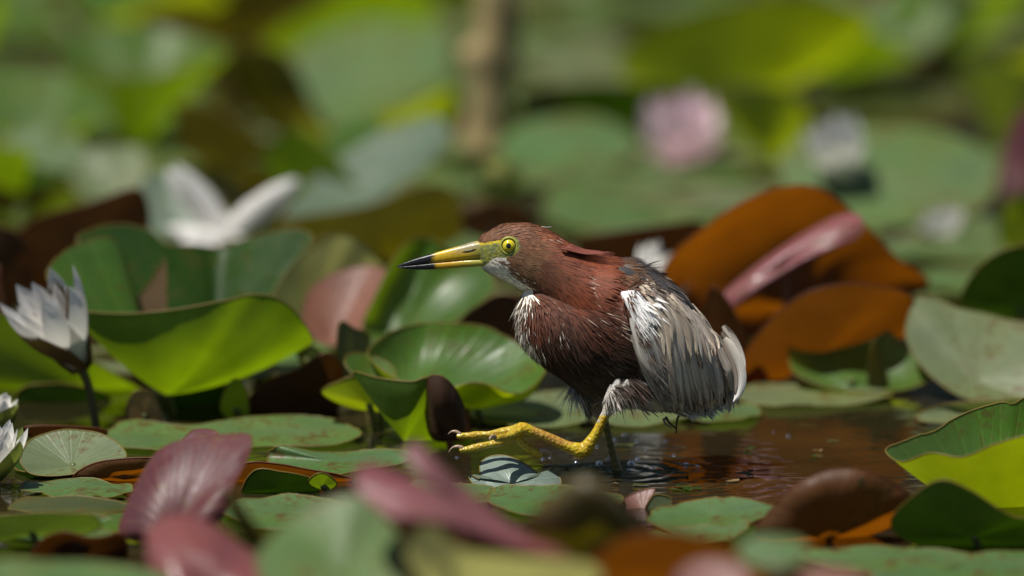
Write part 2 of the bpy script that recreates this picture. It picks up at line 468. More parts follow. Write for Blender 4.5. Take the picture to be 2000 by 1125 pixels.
leaf('coral pink leaf curled beneath the pale yellow leaf', 'coral', .55, (650, 660),
     [(592, 610, 0), (610, 560, -2), (660, 530, -3), (720, 520, -3), (762, 535, -1), (750, 580, 1), (715, 630, 2), (700, 665, 3), (640, 675, 3), (605, 650, 2)], wave=.001)
leaf('narrow grey green leaf standing edge on beside the coral leaf', 'grey', .33, (690, 800),
     [(648, 760, 0), (655, 690, -1), (664, 630, -1), (690, 640, 0), (722, 660, 1), (715, 740, 1), (712, 830, 1), (680, 845, 1), (650, 835, 0)], wave=.001)
leaf('glossy green leaf standing behind the black tipped bill', 'green', .50, (780, 660),
     [(708, 640, -1), (725, 590, 0), (760, 520, 2), (795, 475, 4), (830, 463, 5), (860, 475, 5)][::-1] + [(735, 665, -3), (800, 672, -4), (870, 640, -3), (930, 600, 0), (966, 560, 2), (950, 520, 4), (905, 500, 5)], bulge=(0, 1.5, 0), wave=.001)
leaf('bright green cupped leaf below the bill with a shaded hollow', 'lime', .26, (800, 770),
     [(718, 690, 0), (760, 730, -3), (840, 765, -5), (930, 745, -5), (1010, 770, -5), (1060, 735, -2), (1058, 710, 2), (1010, 670, 5), (950, 640, 6), (890, 632, 6), (820, 632, 6), (760, 650, 4)], bulge=(0, 1, -.8), wave=.001)
leaf('green leaf with one brown folded side beneath the bill', 'green', .16, (790, 862),
     [(690, 728, 0), (740, 738, -3), (800, 745, -4), (835, 738, -4), (860, 745, -3), (890, 765, -2), (905, 810, 0), (880, 850, 2), (840, 840, 3), (760, 800, 4), (720, 770, 3)], bulge=(0, -1, 0), wave=.0005)
leaf('brown curled lobe folded over beside the raised foot', 'brown', .13, (868, 845),
     [(828, 770, 0), (835, 738, -1), (862, 735, -1.5), (890, 760, -1), (912, 810, 0), (918, 850, 1), (880, 862, 1.5), (840, 850, 1)], bulge=(0, -1, 0), wave=0)
leaf('lime leaf tip spreading left from the brown folded lobe', 'lime', .21, (720, 790),
     [(628, 765, 0), (660, 745, -1), (700, 735, -1), (740, 760, 0), (760, 800, 1), (700, 800, 2), (655, 785, 2)], wave=.001)
leaf('small green curled lobe above the lime leaf tip', 'green', .24, (730, 760),
     [(672, 705, 0), (690, 730, -1), (730, 745, -2), (770, 742, -1), (765, 715, 2), (725, 695, 3), (690, 690, 2)], wave=.001)
leaf('lime leaf edge spreading right under the breast', 'lime', .24, (930, 800),
     [(870, 770, -1), (930, 748, -3), (990, 770, -2), (1030, 755, 0), (1064, 732, 1), (1030, 775, 2), (960, 795, 3), (900, 795, 3)], wave=.001)
leaf('rust leaf lying low between the coral and green leaves', 'rust', .45, (560, 800),
     [(470, 760, 0), (540, 745, -2), (610, 720, -3), (660, 700, -2), (665, 780, 1), (600, 808, 2), (500, 812, 2)], wave=.001)
leaf('dark red brown leaf behind the breast', 'brown', .62, (980, 690),
     [(890, 640, 0), (930, 600, -1), (980, 575, -2), (1040, 600, -2), (1080, 660, 0), (1050, 720, 2), (980, 740, 3), (900, 700, 2)], wave=.001)
leaf('dull brown leaf standing between the coral leaf and the pads', 'brown', .30, (570, 815),
     [(480, 790, 0), (520, 745, -1), (580, 720, -2), (640, 690, -2), (672, 730, 0), (660, 800, 1), (600, 818, 2), (510, 815, 1)], wave=.001)
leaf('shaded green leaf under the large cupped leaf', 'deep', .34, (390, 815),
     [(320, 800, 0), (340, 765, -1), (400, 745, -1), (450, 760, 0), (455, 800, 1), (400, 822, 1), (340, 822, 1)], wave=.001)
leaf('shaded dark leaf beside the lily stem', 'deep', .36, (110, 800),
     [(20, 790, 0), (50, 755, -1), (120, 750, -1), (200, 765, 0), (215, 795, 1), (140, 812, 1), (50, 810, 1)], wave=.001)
# right side
leaf('big rust leaf arching over a pink rolled edge', 'rust', .78, (1560, 590),
     [(1290, 560, -2), (1310, 500, -3), (1380, 440, -4), (1450, 395, -5), (1530, 362, -5), (1600, 368, -4), (1655, 405, -3), (1700, 450, -1), (1750, 500, 0), (1815, 555, 2), (1720, 600, 4), (1600, 640, 5), (1480, 660, 5), (1400, 640, 3), (1330, 620, 0)], bulge=(0, 3, 0), wave=.001)
leaf('pink rolled leaf edge slanting before the rust arch', 'pink', .50, (1530, 520),
     [(1400, 590, 0), (1470, 525, -1), (1560, 462, -2), (1640, 420, -2), (1682, 425, -1), (1675, 462, 0), (1600, 500, 1), (1500, 560, 1), (1430, 602, 1)], bulge=(0, -.8, .3), wave=0)
leaf('olive inner leaf behind the pink rolled edge', 'olive', .84, (1540, 640),
     [(1420, 610, 0), (1480, 570, -1), (1580, 530, -2), (1680, 500, -2), (1740, 560, 0), (1680, 600, 2), (1560, 640, 3), (1450, 650, 2)], wave=.001)
leaf('lower rust leaf arching over a light green pad', 'rust', .60, (1600, 700),
     [(1440, 720, -1), (1490, 640, -3), (1560, 580, -4), (1640, 555, -4), (1720, 560, -3), (1780, 580, -1), (1785, 640, 1), (1750, 660, 2), (1690, 610, 0), (1610, 612, 0), (1560, 660, 1), (1510, 740, 2), (1470, 770, 2)], wave=.001)
leaf('rust leaf trailing down behind the tail', 'rust', .52, (1430, 740),
     [(1370, 640, 0), (1390, 560, -2), (1430, 600, -2), (1470, 690, -1), (1500, 740, 0), (1470, 770, 1), (1420, 770, 2), (1380, 720, 1)], wave=.001)
leaf('light green leaf lit through under the rust arch', 'lime', .40, (1660, 745),
     [(1540, 690, 2), (1560, 735, -1), (1650, 762, -3), (1740, 766, -3), (1820, 740, -1), (1790, 700, 2), (1740, 650, 4), (1680, 625, 5), (1610, 622, 5), (1560, 650, 4)], bulge=(0, 1, -.5), wave=.001)
leaf('small pointed olive leaf tip upright in front of the lit leaf', 'olive', .40, (1710, 760),
     [(1695, 740, 0), (1700, 690, -1), (1708, 665, -1), (1722, 700, -.5), (1735, 750, 0), (1720, 780, .5), (1700, 775, .5)], wave=0)
leaf('broad grey green leaf sloping at the edge of the open water', 'grey', .38, (1900, 740),
     [(1768, 640, 3), (1790, 700, 0), (1850, 760, -3), (1930, 790, -4), (2040, 790, -3), (2060, 700, 1), (2040, 640, 5), (1950, 620, 6), (1870, 600, 6), (1800, 578, 6)], wave=.002)
leaf('grey green pad low on the water under the broad sloping leaf', 'grey', 0, (1900, 805),
     [(1785, 815, 2), (1850, 828, 2), (1950, 832, 2), (2060, 820, 2), (2060, 785, 12), (1950, 780, 14), (1850, 790, 8)], flat=True)
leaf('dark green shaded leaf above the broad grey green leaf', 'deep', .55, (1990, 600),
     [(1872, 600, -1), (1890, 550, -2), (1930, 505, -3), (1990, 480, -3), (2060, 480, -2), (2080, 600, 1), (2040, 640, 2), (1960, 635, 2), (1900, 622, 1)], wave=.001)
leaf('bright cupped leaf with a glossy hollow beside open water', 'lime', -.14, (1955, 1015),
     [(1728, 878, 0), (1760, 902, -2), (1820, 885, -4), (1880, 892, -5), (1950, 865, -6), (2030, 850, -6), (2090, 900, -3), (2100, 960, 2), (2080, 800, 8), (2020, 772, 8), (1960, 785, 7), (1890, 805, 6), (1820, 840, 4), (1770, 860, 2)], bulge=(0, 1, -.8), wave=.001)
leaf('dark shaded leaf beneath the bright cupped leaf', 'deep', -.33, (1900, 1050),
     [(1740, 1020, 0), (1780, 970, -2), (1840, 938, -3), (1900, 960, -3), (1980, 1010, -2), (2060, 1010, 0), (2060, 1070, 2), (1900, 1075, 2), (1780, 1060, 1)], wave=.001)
leaf('red brown leaf arching at the near edge of the open water', 'rust', -.30, (1620, 1060),
     [(1475, 1045, 0), (1510, 990, -1), (1560, 945, -2), (1620, 920, -2), (1690, 920, -2), (1750, 945, -1), (1785, 985, 0), (1740, 1030, 2), (1640, 1060, 3), (1540, 1065, 2)], bulge=(0, -1.5, .8), wave=.001)
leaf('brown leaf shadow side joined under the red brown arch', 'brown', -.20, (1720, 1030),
     [(1690, 990, 0), (1720, 950, -1), (1760, 955, -1), (1785, 985, 0), (1760, 1020, 1), (1730, 1050, 1), (1690, 1040, 1)], wave=0)  # darker brown piece stands in for the arch's shaded side
# floating pads round the open water
fl = lambda label, mat, C, rim, wave=.0022, **k: leaf(label, mat, 0, C, rim, flat=True, wave=wave, **k)
fl('green pad with raised margin before the rippled water', 'mint', (1390, 1005), [(1262, 1010, 2), (1300, 1036, 1), (1380, 1040, 1), (1450, 1030, 2), (1515, 995, 3), (1480, 978, 8), (1400, 975, 8), (1310, 983, 5)])
fl('olive green pad edged by shadow beside the raised margin pad', 'mint', (1360, 1040), [(1255, 1045, 0), (1330, 1060, 0), (1430, 1052, 1), (1462, 1020, 6), (1400, 1025, 4), (1300, 1030, 1)])
fl('torn pale green pad under the blue green curled leaf', 'mint', (1060, 975), [(945, 970), (1000, 1000), (1100, 1012), (1190, 1000), (1215, 970, 3), (1120, 950, 4), (1040, 948, 3), (970, 950, 2)])
fl('wide pale green pad behind the plum leaf', 'mint', (450, 850), [(185, 850), (260, 878, 1), (380, 882), (520, 868), (640, 870), (705, 850), (640, 815, 4), (500, 812, 5), (380, 832, 2), (260, 822, 5)])
fl('green pad curled at one end beside the wide pale pad', 'mint', (640, 900), [(520, 895), (580, 925), (680, 925), (800, 900), (790, 880, 4), (700, 880, 2), (600, 880, 4), (545, 872, 9)])
fl('pale grey pad behind the raised foot', 'grey', (1050, 800), [(920, 810), (1000, 835), (1110, 830), (1200, 810), (1180, 770, 2), (1080, 765, 3), (960, 780, 2)])
fl('green grey pad beyond the standing leg', 'grey', (1230, 800), [(1130, 810), (1200, 830), (1320, 822), (1400, 800), (1330, 770), (1200, 775)])
fl('long pale pad lying behind the tail', 'grey', (1600, 765), [(1440, 775), (1520, 795), (1640, 790), (1740, 775), (1700, 745), (1600, 740), (1480, 748)])
fl('light green pad floating just under the tail', 'mint', (1410, 805), [(1330, 810), (1380, 822), (1460, 818), (1485, 800), (1440, 788), (1360, 792)])
fl('dull green pad beside the white flower', 'mint', (150, 950), [(40, 952), (100, 970), (200, 972), (260, 955), (200, 938), (90, 938)])
fl('flooded olive pad with curled brown edge', 'olive', (150, 990), [(20, 995), (120, 1008), (230, 1000), (255, 985), (160, 970, 2), (60, 972, 2)])
fl('green pad split by a dark crack near the plum leaf', 'mint', (540, 1000), [(430, 1000), (500, 1030), (600, 1030), (700, 1000), (660, 975, 3), (560, 970, 2), (470, 975, 2)])
fl('mint pad with brown curled neighbour below the white flower', 'mint', (100, 1030), [(-30, 1030), (60, 1060), (190, 1055), (240, 1020), (150, 1005, 3), (30, 1002, 6)])
fl('green pad wedged against the plum leaf base', 'lime', (250, 1020), [(170, 1015), (230, 1040), (300, 1035), (320, 1005), (250, 1000, 2)])
fl('mint pad floating at the far bottom beside bubbles', 'mint', (1730, 1090), [(1560, 1090), (1680, 1115), (1850, 1112), (1900, 1085), (1790, 1070, 2), (1650, 1068, 4)])
fl('wide green pad half hidden under the shaded leaf', 'mint', (1900, 1110), [(1700, 1125), (1850, 1150), (2050, 1140), (2080, 1085), (1930, 1080), (1780, 1095)])
fl('wet green pad with torn edge near the ripples', 'mint', (870, 960), [(780, 965), (850, 985), (950, 980), (960, 955), (900, 940, 2), (810, 945, 2)])
fl('dark wet pad between two broken stems', 'deep', (100, 900), [(30, 915), (110, 925), (210, 915), (230, 890, 3), (150, 870, 4), (60, 878, 2)])
# low curled pieces
leaf('greyish leaf tilted up beside the small sharp white flower', 'grey', 0.0, (140, 910),
     [(40, 900, -1), (70, 928, -2), (150, 925, -3), (240, 900, -2), (235, 870, 1), (190, 845, 3), (120, 840, 3), (60, 860, 2)], wave=.001)
leaf('orange brown leaf lying on edge left of the plum leaf', 'rust', -.03, (240, 928),
     [(143, 932, 0), (180, 906, -.5), (240, 896, -1), (320, 894, -1), (400, 900, 0), (400, 935, 1), (300, 940, 1), (200, 938, .5)], bulge=(0, -.4, 0), wave=.0006)
leaf('orange brown leaf lying on edge right of the plum leaf', 'rust', -.03, (560, 935),
     [(440, 940, 0), (480, 905, -1), (540, 906, -1), (610, 918, -.5), (690, 935, 0), (640, 945, 1), (520, 948, 1)], wave=.0006)
leaf('dark green folded leaf flap in front of the orange leaf', 'deep', -.08, (540, 955),
     [(472, 960, 0), (500, 918, -1), (560, 922, -1), (612, 938, 0), (620, 960, 1), (560, 975, 1), (500, 972, 1)], wave=.0006)
leaf('tiny bright green curled leaf piece next to the dark flap', 'green', -.09, (630, 950),
     [(602, 940, 0), (620, 925, -1), (642, 928, -.5), (658, 945, 0), (640, 958, .5), (615, 952, .5)], wave=0)
leaf('blue green crumpled leaf rising from the water under the raised foot', 'blue', -.04, (1000, 945),
     [(915, 925, 0), (938, 935, -1), (938, 905, 1.5), (965, 890, 2), (1000, 893, 1.5), (1030, 910, 1), (1062, 930, 0), (1080, 918, 1), (1096, 945, 0), (1050, 952, -2), (980, 956, -2.5), (930, 950, -1)], bulge=(0, -.5, .2), dyC=-1.5, wave=.001)
leaf('small red and green folded leaf behind the blurred brown leaf', 'coral', -.15, (1255, 1000),
     [(1208, 985, 0), (1235, 965, -1), (1278, 955, -1), (1262, 985, 0), (1255, 1010, .5), (1225, 1005, .5)], wave=0)
leaf('small grey green lobe of the folded red leaf', 'grey', -.15, (1270, 1005),
     [(1258, 1008, 0), (1270, 975, 0), (1285, 965, 0), (1312, 975, 0), (1300, 1000, 0), (1280, 1012, 0)][::-1], wave=0)
leaf('thin brown leaf edge curling under the dull green pads', 'brown', -.10, (180, 995),
     [(60, 998, 0), (140, 990, -1), (220, 974, -1), (260, 978, 0), (220, 995, 1), (130, 1003, 1)], wave=0)
leaf('thin dark brown leaf edge behind the greyish tilted leaf', 'brown', .12, (130, 850),
     [(45, 850, 0), (50, 834, -1), (120, 832, -1), (200, 838, 0), (200, 852, 1), (120, 858, 1)], wave=0)
leaf('mauve leaf tip peeking over the plum leaf', 'plum', .08, (395, 855),
     [(358, 862, 0), (375, 842, -1), (400, 838, -1), (425, 846, 0), (410, 866, 1), (380, 868, 1)], wave=0)
leaf('brown leaf arch beneath the bottom left pad', 'brown', -.38, (150, 1090),
     [(55, 1100, 0), (80, 1055, -1), (130, 1040, -2), (190, 1050, -2), (240, 1045, -1), (245, 1090, 1), (180, 1115, 2), (90, 1118, 1)], bulge=(0, 2, 0), wave=.001)
leaf('green leaf flap curling at the bottom left', 'mint', -.34, (60, 1040),
     [(-60, 1030, 0), (-20, 1010, -1), (80, 1000, -2), (180, 1005, -2), (195, 1030, 0), (150, 1045, 2), (40, 1050, 3), (-60, 1070, 2)], wave=.001)
leaf('blurred mint leaf along the bottom left corner', 'mint', -.9, (120, 1150),
     [(-80, 1140, 0), (60, 1200, -3), (260, 1180, -3), (330, 1130, 0), (240, 1105, 3), (120, 1095, 4), (-40, 1100, 3)], wave=.002)
leaf('tan bud shaped dead leaf tip at the cupped leaf foot', 'tan', .22, (280, 810),
     [(246, 800, 0), (256, 772, -.5), (275, 762, -.5), (300, 775, 0), (318, 820, .5), (290, 830, .5), (255, 828, .5)], wave=0)
leaf('small yellow green leaf tip upright by the cupped leaf foot', 'lime', .26, (458, 800),
     [(430, 800, 0), (440, 760, -1), (462, 740, -1), (482, 765, 0), (485, 810, .5), (455, 820, .5)], wave=0)
leaf('small whitish leaf hanging at the rust leaf edge', 'grey', .34, (600, 700),
     [(580, 685, 0), (600, 672, -.5), (630, 690, 0), (635, 715, .5), (610, 728, .5), (590, 712, .5)], wave=0)
# blurred foreground
leaf('veined plum coloured leaf standing at an angle out of the pads', 'plum', -.32, (335, 1048),
     [(236, 1045, 0), (250, 985, -1), (275, 930, -2), (310, 880, -3), (370, 855, -3), (440, 848, -3), (490, 852, -2), (480, 900, 0), (455, 950, 2), (440, 1000, 3), (400, 1040, 3), (320, 1062, 2)], bulge=(0, -.9, .5), wave=.0008, dyC=-2.2)
leaf('glossy pink rolled leaf in front of the plum leaf', 'pink', -.85, (420, 1190),
     [(285, 1060, 0), (300, 1020, -2), (345, 1005, -3), (410, 1020, -3), (480, 1070, -2), (560, 1125, 0), (600, 1180, 2), (480, 1200, 4), (360, 1180, 4), (300, 1120, 2)], bulge=(0, -1.5, .8), wave=0, dyC=-3.5)
leaf('pink leaf rolled into a long slanting V shape', 'pink', -1.0, (960, 1062),
     [(690, 930, 0), (720, 905, -2), (780, 925, -3), (870, 965, -4), (960, 1005, -4), (1060, 1060, -3), (1165, 1100, -1), (1160, 1125, 1), (1060, 1100, 3), (950, 1060, 4), (860, 1030, 4), (770, 1010, 4), (715, 975, 2)], bulge=(0, -.8, .8), wave=0, dyC=-3.2)
leaf('second pink lobe slanting behind the long V shaped leaf', 'pink', -.92, (900, 990),
     [(790, 880, 0), (812, 862, -1), (840, 885, -2), (900, 945, -2), (980, 1010, -1), (1000, 1050, 1), (920, 1000, 2), (850, 950, 2), (805, 910, 1)], bulge=(0, -.5, .5), wave=0, dyC=-1.5)
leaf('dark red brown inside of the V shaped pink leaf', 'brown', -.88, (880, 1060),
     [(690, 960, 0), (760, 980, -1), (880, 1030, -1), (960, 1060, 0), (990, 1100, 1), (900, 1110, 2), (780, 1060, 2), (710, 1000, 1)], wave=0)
leaf('blurred light green leaf with a bright sheen between pink leaves', 'mint', -1.0, (670, 1130),
     [(500, 1100, 0), (560, 1180, -3), (700, 1200, -4), (820, 1150, -2), (800, 1080, 2), (750, 1010, 5), (690, 968, 6), (620, 985, 6), (550, 1030, 4)], bulge=(0, 1, .8), wave=.001)
leaf('blurred green strip of leaf leaning beside the pink leaf', 'olive', -.8, (520, 1060),
     [(440, 975, 0), (455, 962, -.5), (480, 1000, -1), (540, 1070, -1), (590, 1130, 0), (560, 1150, 1), (500, 1090, 1)], wave=0)
leaf('blurred white green leaf edge below the pink V leaf', 'pale', -1.15, (880, 1110),
     [(790, 1080, 0), (815, 1030, -1), (850, 1030, -2), (900, 1070, -2), (1000, 1085, -2), (1150, 1100, -1), (1165, 1140, 1), (1000, 1160, 3), (850, 1160, 3)], wave=.001)
leaf('blurred olive brown leaf rising like a tent', 'olive', -1.0, (1170, 1060),
     [(1030, 1020, 0), (1080, 965, -2), (1130, 932, -3), (1180, 945, -3), (1230, 1000, -2), (1270, 1060, 0), (1240, 1120, 3), (1140, 1140, 4), (1050, 1080, 3)], bulge=(0, -2, .8), wave=.001)
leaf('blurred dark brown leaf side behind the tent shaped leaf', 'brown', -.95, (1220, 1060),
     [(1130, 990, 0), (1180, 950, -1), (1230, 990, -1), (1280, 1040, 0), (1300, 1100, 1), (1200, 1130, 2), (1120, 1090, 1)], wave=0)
leaf('blurred orange brown leaf along the bottom edge', 'rust', -1.05, (1320, 1120),
     [(1150, 1110, 0), (1200, 1060, -2), (1280, 1035, -3), (1380, 1050, -3), (1470, 1090, -2), (1500, 1140, 0), (1400, 1180, 3), (1230, 1170, 3)], wave=.001)
leaf('blurred small mint pad over the orange brown leaf', 'mint', -1.08, (1510, 1075),
     [(1440, 1075, 0), (1470, 1105, -1), (1530, 1110, -1), (1580, 1085, 0), (1560, 1055, 1), (1500, 1045, 1.5), (1460, 1052, 1)], wave=.001)
leaf('blurred rose leaf at the bottom edge', 'coral', -1.2, (1390, 1130),
     [(1320, 1130, 0), (1350, 1100, -1), (1410, 1095, -1), (1460, 1120, 0), (1450, 1160, 1), (1360, 1170, 1)], wave=0)
leaf('blurred rose leaf corner below the small mint pad', 'coral', -1.15, (1620, 1135),
     [(1560, 1130, 0), (1590, 1108, -1), (1650, 1112, -1), (1700, 1135, 0), (1660, 1165, 1), (1580, 1160, 1)], wave=0)

# ---- blurred leaves in the background
bg = 'background lily leaves'
leaf('far bright cupped leaf with a white sheen on its hollow', 'green', 2.2, (270, 290),
     [(110, 110, 2), (150, 140, -3), (260, 150, -5), (380, 125, -5), (450, 100, -2), (440, 90, 4), (340, 60, 9), (230, 45, 9), (140, 70, 7)], group=bg)
leaf('far grey green leaf with a yellow green rim', 'green', 2.0, (90, 320),
     [(-80, 230, 0), (0, 250, -4), (110, 260, -5), (200, 215, -3), (215, 190, 2), (140, 150, 8), (40, 140, 9), (-80, 170, 6)], group=bg)
leaf('far pale mint leaf spread flat in the light', 'mint', 2.1, (720, 170),
     [(555, 130, 4), (590, 230, -4), (700, 240, -6), (820, 190, -5), (880, 130, -1), (860, 60, 6), (760, 40, 9), (640, 60, 9)], group=bg)
leaf('far olive leaf leaning against the pale mint leaf', 'olive', 2.2, (540, 200),
     [(450, 120, 0), (500, 90, -2), (560, 110, -3), (610, 200, -2), (640, 260, 1), (560, 270, 3), (480, 200, 2)], group=bg)
leaf('far lime leaf edge under the pale mint leaf', 'lime', 1.9, (700, 330),
     [(580, 230, 0), (640, 255, -3), (730, 225, -4), (830, 190, -3), (885, 170, 0), (870, 240, 3), (760, 290, 5), (620, 290, 3)][::1], group=bg)
leaf('far sage leaf sloping down beside the wide open flower', 'blue', 1.25, (700, 380),
     [(550, 420, -2), (620, 425, -4), (720, 400, -4), (830, 330, -2), (880, 260, 2), (850, 228, 5), (780, 240, 6), (680, 300, 5), (600, 360, 3)], group=bg)
leaf('far olive brown underside below the sloping sage leaf', 'olive', 1.1, (730, 480),
     [(540, 440, -1), (600, 420, -2), (720, 400, -3), (850, 360, -3), (900, 400, -1), (890, 470, 2), (750, 510, 4), (600, 500, 3)], group=bg)
leaf('far dusty plum leaf over the brown leaf', 'plum', 1.5, (40, 380),
     [(-60, 300, 0), (0, 285, -2), (70, 305, -2), (118, 345, 0), (100, 390, 2), (40, 410, 3), (-60, 400, 2)], group=bg)
leaf('far translucent grey leaf between plum leaf and open flower', 'grey', 1.3, (220, 380),
     [(140, 350, 0), (180, 395, -2), (270, 390, -2), (290, 340, 1), (270, 290, 4), (210, 285, 4), (155, 310, 3)], group=bg)
leaf('far brown leaf behind the dark wavy leaf', 'brown', .95, (160, 500),
     [(20, 480, 0), (60, 430, -2), (160, 400, -3), (270, 370, -2), (290, 440, 0), (240, 520, 3), (120, 580, 4), (20, 560, 3)], group=bg)
leaf('far sage leaf right behind the open flower petals', 'blue', 1.15, (340, 430),
     [(270, 420, 0), (300, 460, -2), (390, 460, -2), (430, 400, 0), (380, 350, 3), (310, 335, 4), (275, 360, 2)], group=bg)
leaf('far dark brown leaf at the left side', 'brown', 1.0, (-10, 520),
     [(-80, 480, 0), (-20, 440, -1), (50, 470, -1), (60, 560, 1), (0, 620, 2), (-80, 600, 1)], group=bg)
leaf('far large lime leaf lit through beyond the pink flower', 'lime', 2.45, (1400, 240),
     [(1210, 110, 0), (1280, 50, -3), (1400, 10, -5), (1540, -10, -5), (1680, 20, -3), (1690, 70, 0), (1600, 140, 4), (1480, 190, 6), (1330, 200, 6), (1230, 160, 3)], group=bg)
leaf('far lime leaf bent between pink and white flowers', 'lime', 1.9, (1500, 300),
     [(1380, 180, 0), (1450, 165, -2), (1540, 180, -3), (1580, 230, -1), (1560, 280, 1), (1500, 310, 3), (1430, 250, 2)], group=bg)
leaf('far mint leaf tall beside the lime leaf', 'mint', 2.4, (1760, 90),
     [(1690, 60, 0), (1720, 120, -2), (1790, 110, -2), (1850, 60, 0), (1830, 0, 4), (1760, -30, 5), (1700, 10, 3)], group=bg)
leaf('far mint leaf filled with light beside the white flower', 'mint', 1.4, (1760, 360),
     [(1520, 330, 2), (1580, 410, -3), (1720, 440, -5), (1880, 425, -4), (1945, 370, 0), (1930, 300, 5), (1830, 255, 8), (1690, 245, 8), (1570, 270, 6)], group=bg)
leaf('far pale green leaf behind the bird and pink flower', 'mint', 1.8, (1110, 280),
     [(970, 285, 2), (1010, 325, -3), (1120, 330, -4), (1230, 310, -2), (1235, 260, 3), (1160, 228, 6), (1040, 235, 6)], group=bg)
leaf('far green leaf in a hollow beyond the dry stalk', 'deep', 2.4, (1180, 220),
     [(1010, 200, 0), (1080, 170, -3), (1200, 160, -4), (1320, 180, -2), (1340, 230, 2), (1200, 260, 4), (1050, 250, 3)], group=bg)
fl('far sage pad floating beyond the birds crown', 'mint', (1280, 400), [(1060, 410), (1150, 450), (1350, 455), (1500, 420), (1470, 350), (1300, 330), (1120, 350)], group=bg)
fl('far dull pad floating beyond the sage pad', 'grey', (1180, 345), [(1000, 350), (1100, 370), (1280, 370), (1400, 345), (1300, 318), (1120, 318)], group=bg)
fl('far grey pad floating past the white flower', 'grey', (1880, 470), [(1740, 480), (1830, 510), (1960, 505), (2040, 480), (1960, 440), (1820, 440)], group=bg)
fl('far pale pad floating near the broad sloping leaf', 'grey', (1830, 560), [(1720, 560), (1800, 585), (1900, 580), (1950, 550), (1880, 525), (1780, 530)], group=bg)
fl('far mint pad under the beaks horizon line', 'mint', (980, 480), [(880, 490), (950, 520), (1060, 515), (1100, 480), (1040, 455), (930, 455)], group=bg)
fl('far grey pad at the upper centre by the dry stalk', 'grey', (1150, 110), [(1000, 110), (1080, 150), (1210, 140), (1260, 100), (1180, 70), (1060, 75)], group=bg)
fl('far grey pad at the upper right', 'grey', (1900, 30), [(1760, 40), (1850, 80), (1990, 75), (2080, 40), (1980, 5), (1840, 0)], group=bg)
fl('far olive pad among shaded leaves at the right', 'olive', (1700, 190), [(1560, 200), (1650, 235), (1800, 230), (1900, 195), (1800, 160), (1640, 160)], group=bg)
leaf('far olive leaf over the top left shade', 'olive', 2.9, (480, 60),
     [(350, 30, 0), (420, -20, -2), (560, -40, -3), (700, 0, -2), (760, 40, 1), (620, 70, 4), (450, 80, 3)], group=bg)
leaf('far magenta leaf edge at the right side', 'plum', 1.3, (1995, 330),
     [(1955, 330, 0), (1965, 270, -1), (1990, 220, -1), (2040, 230, 0), (2050, 350, 1), (2000, 400, 1), (1962, 380, 1)], group=bg)
leaf('far green leaf below the magenta leaf edge', 'lime', 1.1, (1990, 450),
     [(1950, 440, 0), (1970, 390, -1), (2020, 380, -1), (2060, 440, 0), (2020, 490, 1), (1965, 490, 1)], group=bg)
leaf('far red tipped leaf just beyond the crown', 'brown', .9, (960, 440),
     [(900, 430, 0), (930, 405, -1), (985, 398, -1), (1040, 425, 0), (1020, 460, 1), (940, 465, 1)], group=bg)
leaf('far dark rust leaf beyond the nape', 'brown', .85, (1290, 480),
     [(1130, 470, 0), (1200, 450, -1), (1300, 440, -2), (1380, 440, -1), (1380, 520, 2), (1260, 530, 3), (1150, 510, 2)], group=bg)

def tmp_blade(kind, seed, mat):
    r = random.Random(seed)
    R = r.uniform(.055, .095)
    n = 14
    a0 = r.uniform(0, 6.28)
    pts = []
    for i in range(n):
        a = 2 * math.pi * i / n
        rr = R * (1 + r.uniform(-.06, .06))
        if i == 0: rr = R * .12
        x, y = rr * math.cos(a + a0), rr * math.sin(a + a0)
        if kind == 'float': z = .004 + .006 * max(0, math.sin(2 * a + seed)) * r.random()
        elif kind == 'cup': z = .03 + .05 * (0.6 + .4 * math.sin(2 * a + seed)); x *= .75; y *= .75
        elif kind == 'tilt': z = .045 + .7 * y; y *= .7
        else: z = .015 + 1.1 * abs(x) ** 1.2 * 1.3; x *= .6
        pts.append((x, y, max(z, .003)))
    c = (0, 0, .004 if kind in ('float', 'roll') else .035 if kind == 'tilt' else .02)
    root = empty('lily_pad', (0, 0, 0))
    leaf_mesh('blade', c, pts, M[mat], M['rim'] if mat in ('green', 'lime', 'mint', 'grey', 'olive', 'deep') else M['rimred'], root, wave=.003, seed=seed, K=7, n=56, nib=.05)
    stalk_to_water(root, c, M['stalk'])
    return root

protos = []
ps = 100
kinds = [('float', 'mint', 'fully flat mint green pad floating among the far leaves'),
         ('float', 'grey', 'fully flat grey green pad floating among the far leaves'),
         ('float', 'mint', 'pale notched pad afloat in the gaps between upright leaves'),
         ('cup', 'green', 'plain green cupped leaf amid the crowded far leaves'),
         ('cup', 'lime', 'yellow green cupped leaf amid the crowded far leaves'),
         ('tilt', 'green', 'plain green leaf leaning upright amid the far leaves'),
         ('tilt', 'olive', 'olive leaf leaning upright amid the far leaves'),
         ('roll', 'rust', 'rusty leaf rolled up along both sides amid the far leaves'),
         ('roll', 'plum', 'plum leaf rolled up along both sides amid the far leaves'),
         ('roll', 'green', 'green leaf rolled up along both sides amid the far leaves')]
for k, (kd, mt, lb) in enumerate(kinds):
    ps += 1
    r0 = tmp_blade(kd, ps, mt); protos.append((r0, lb, kd))
spots = []
r3 = random.Random(21)
tries = 0
while len(spots) < 132 and tries < 6000:
    tries += 1
    Y = r3.uniform(.45, 3.6); hw = .42 + .035 * Y + .18
    X = r3.uniform(-hw, hw)
    if -.08 < X < .36 and Y < .62: continue
    if any((X - a) ** 2 + ((Y - b) * .8) ** 2 < .085 ** 2 for a, b in spots): continue
    spots.append((X, Y))
used = set()
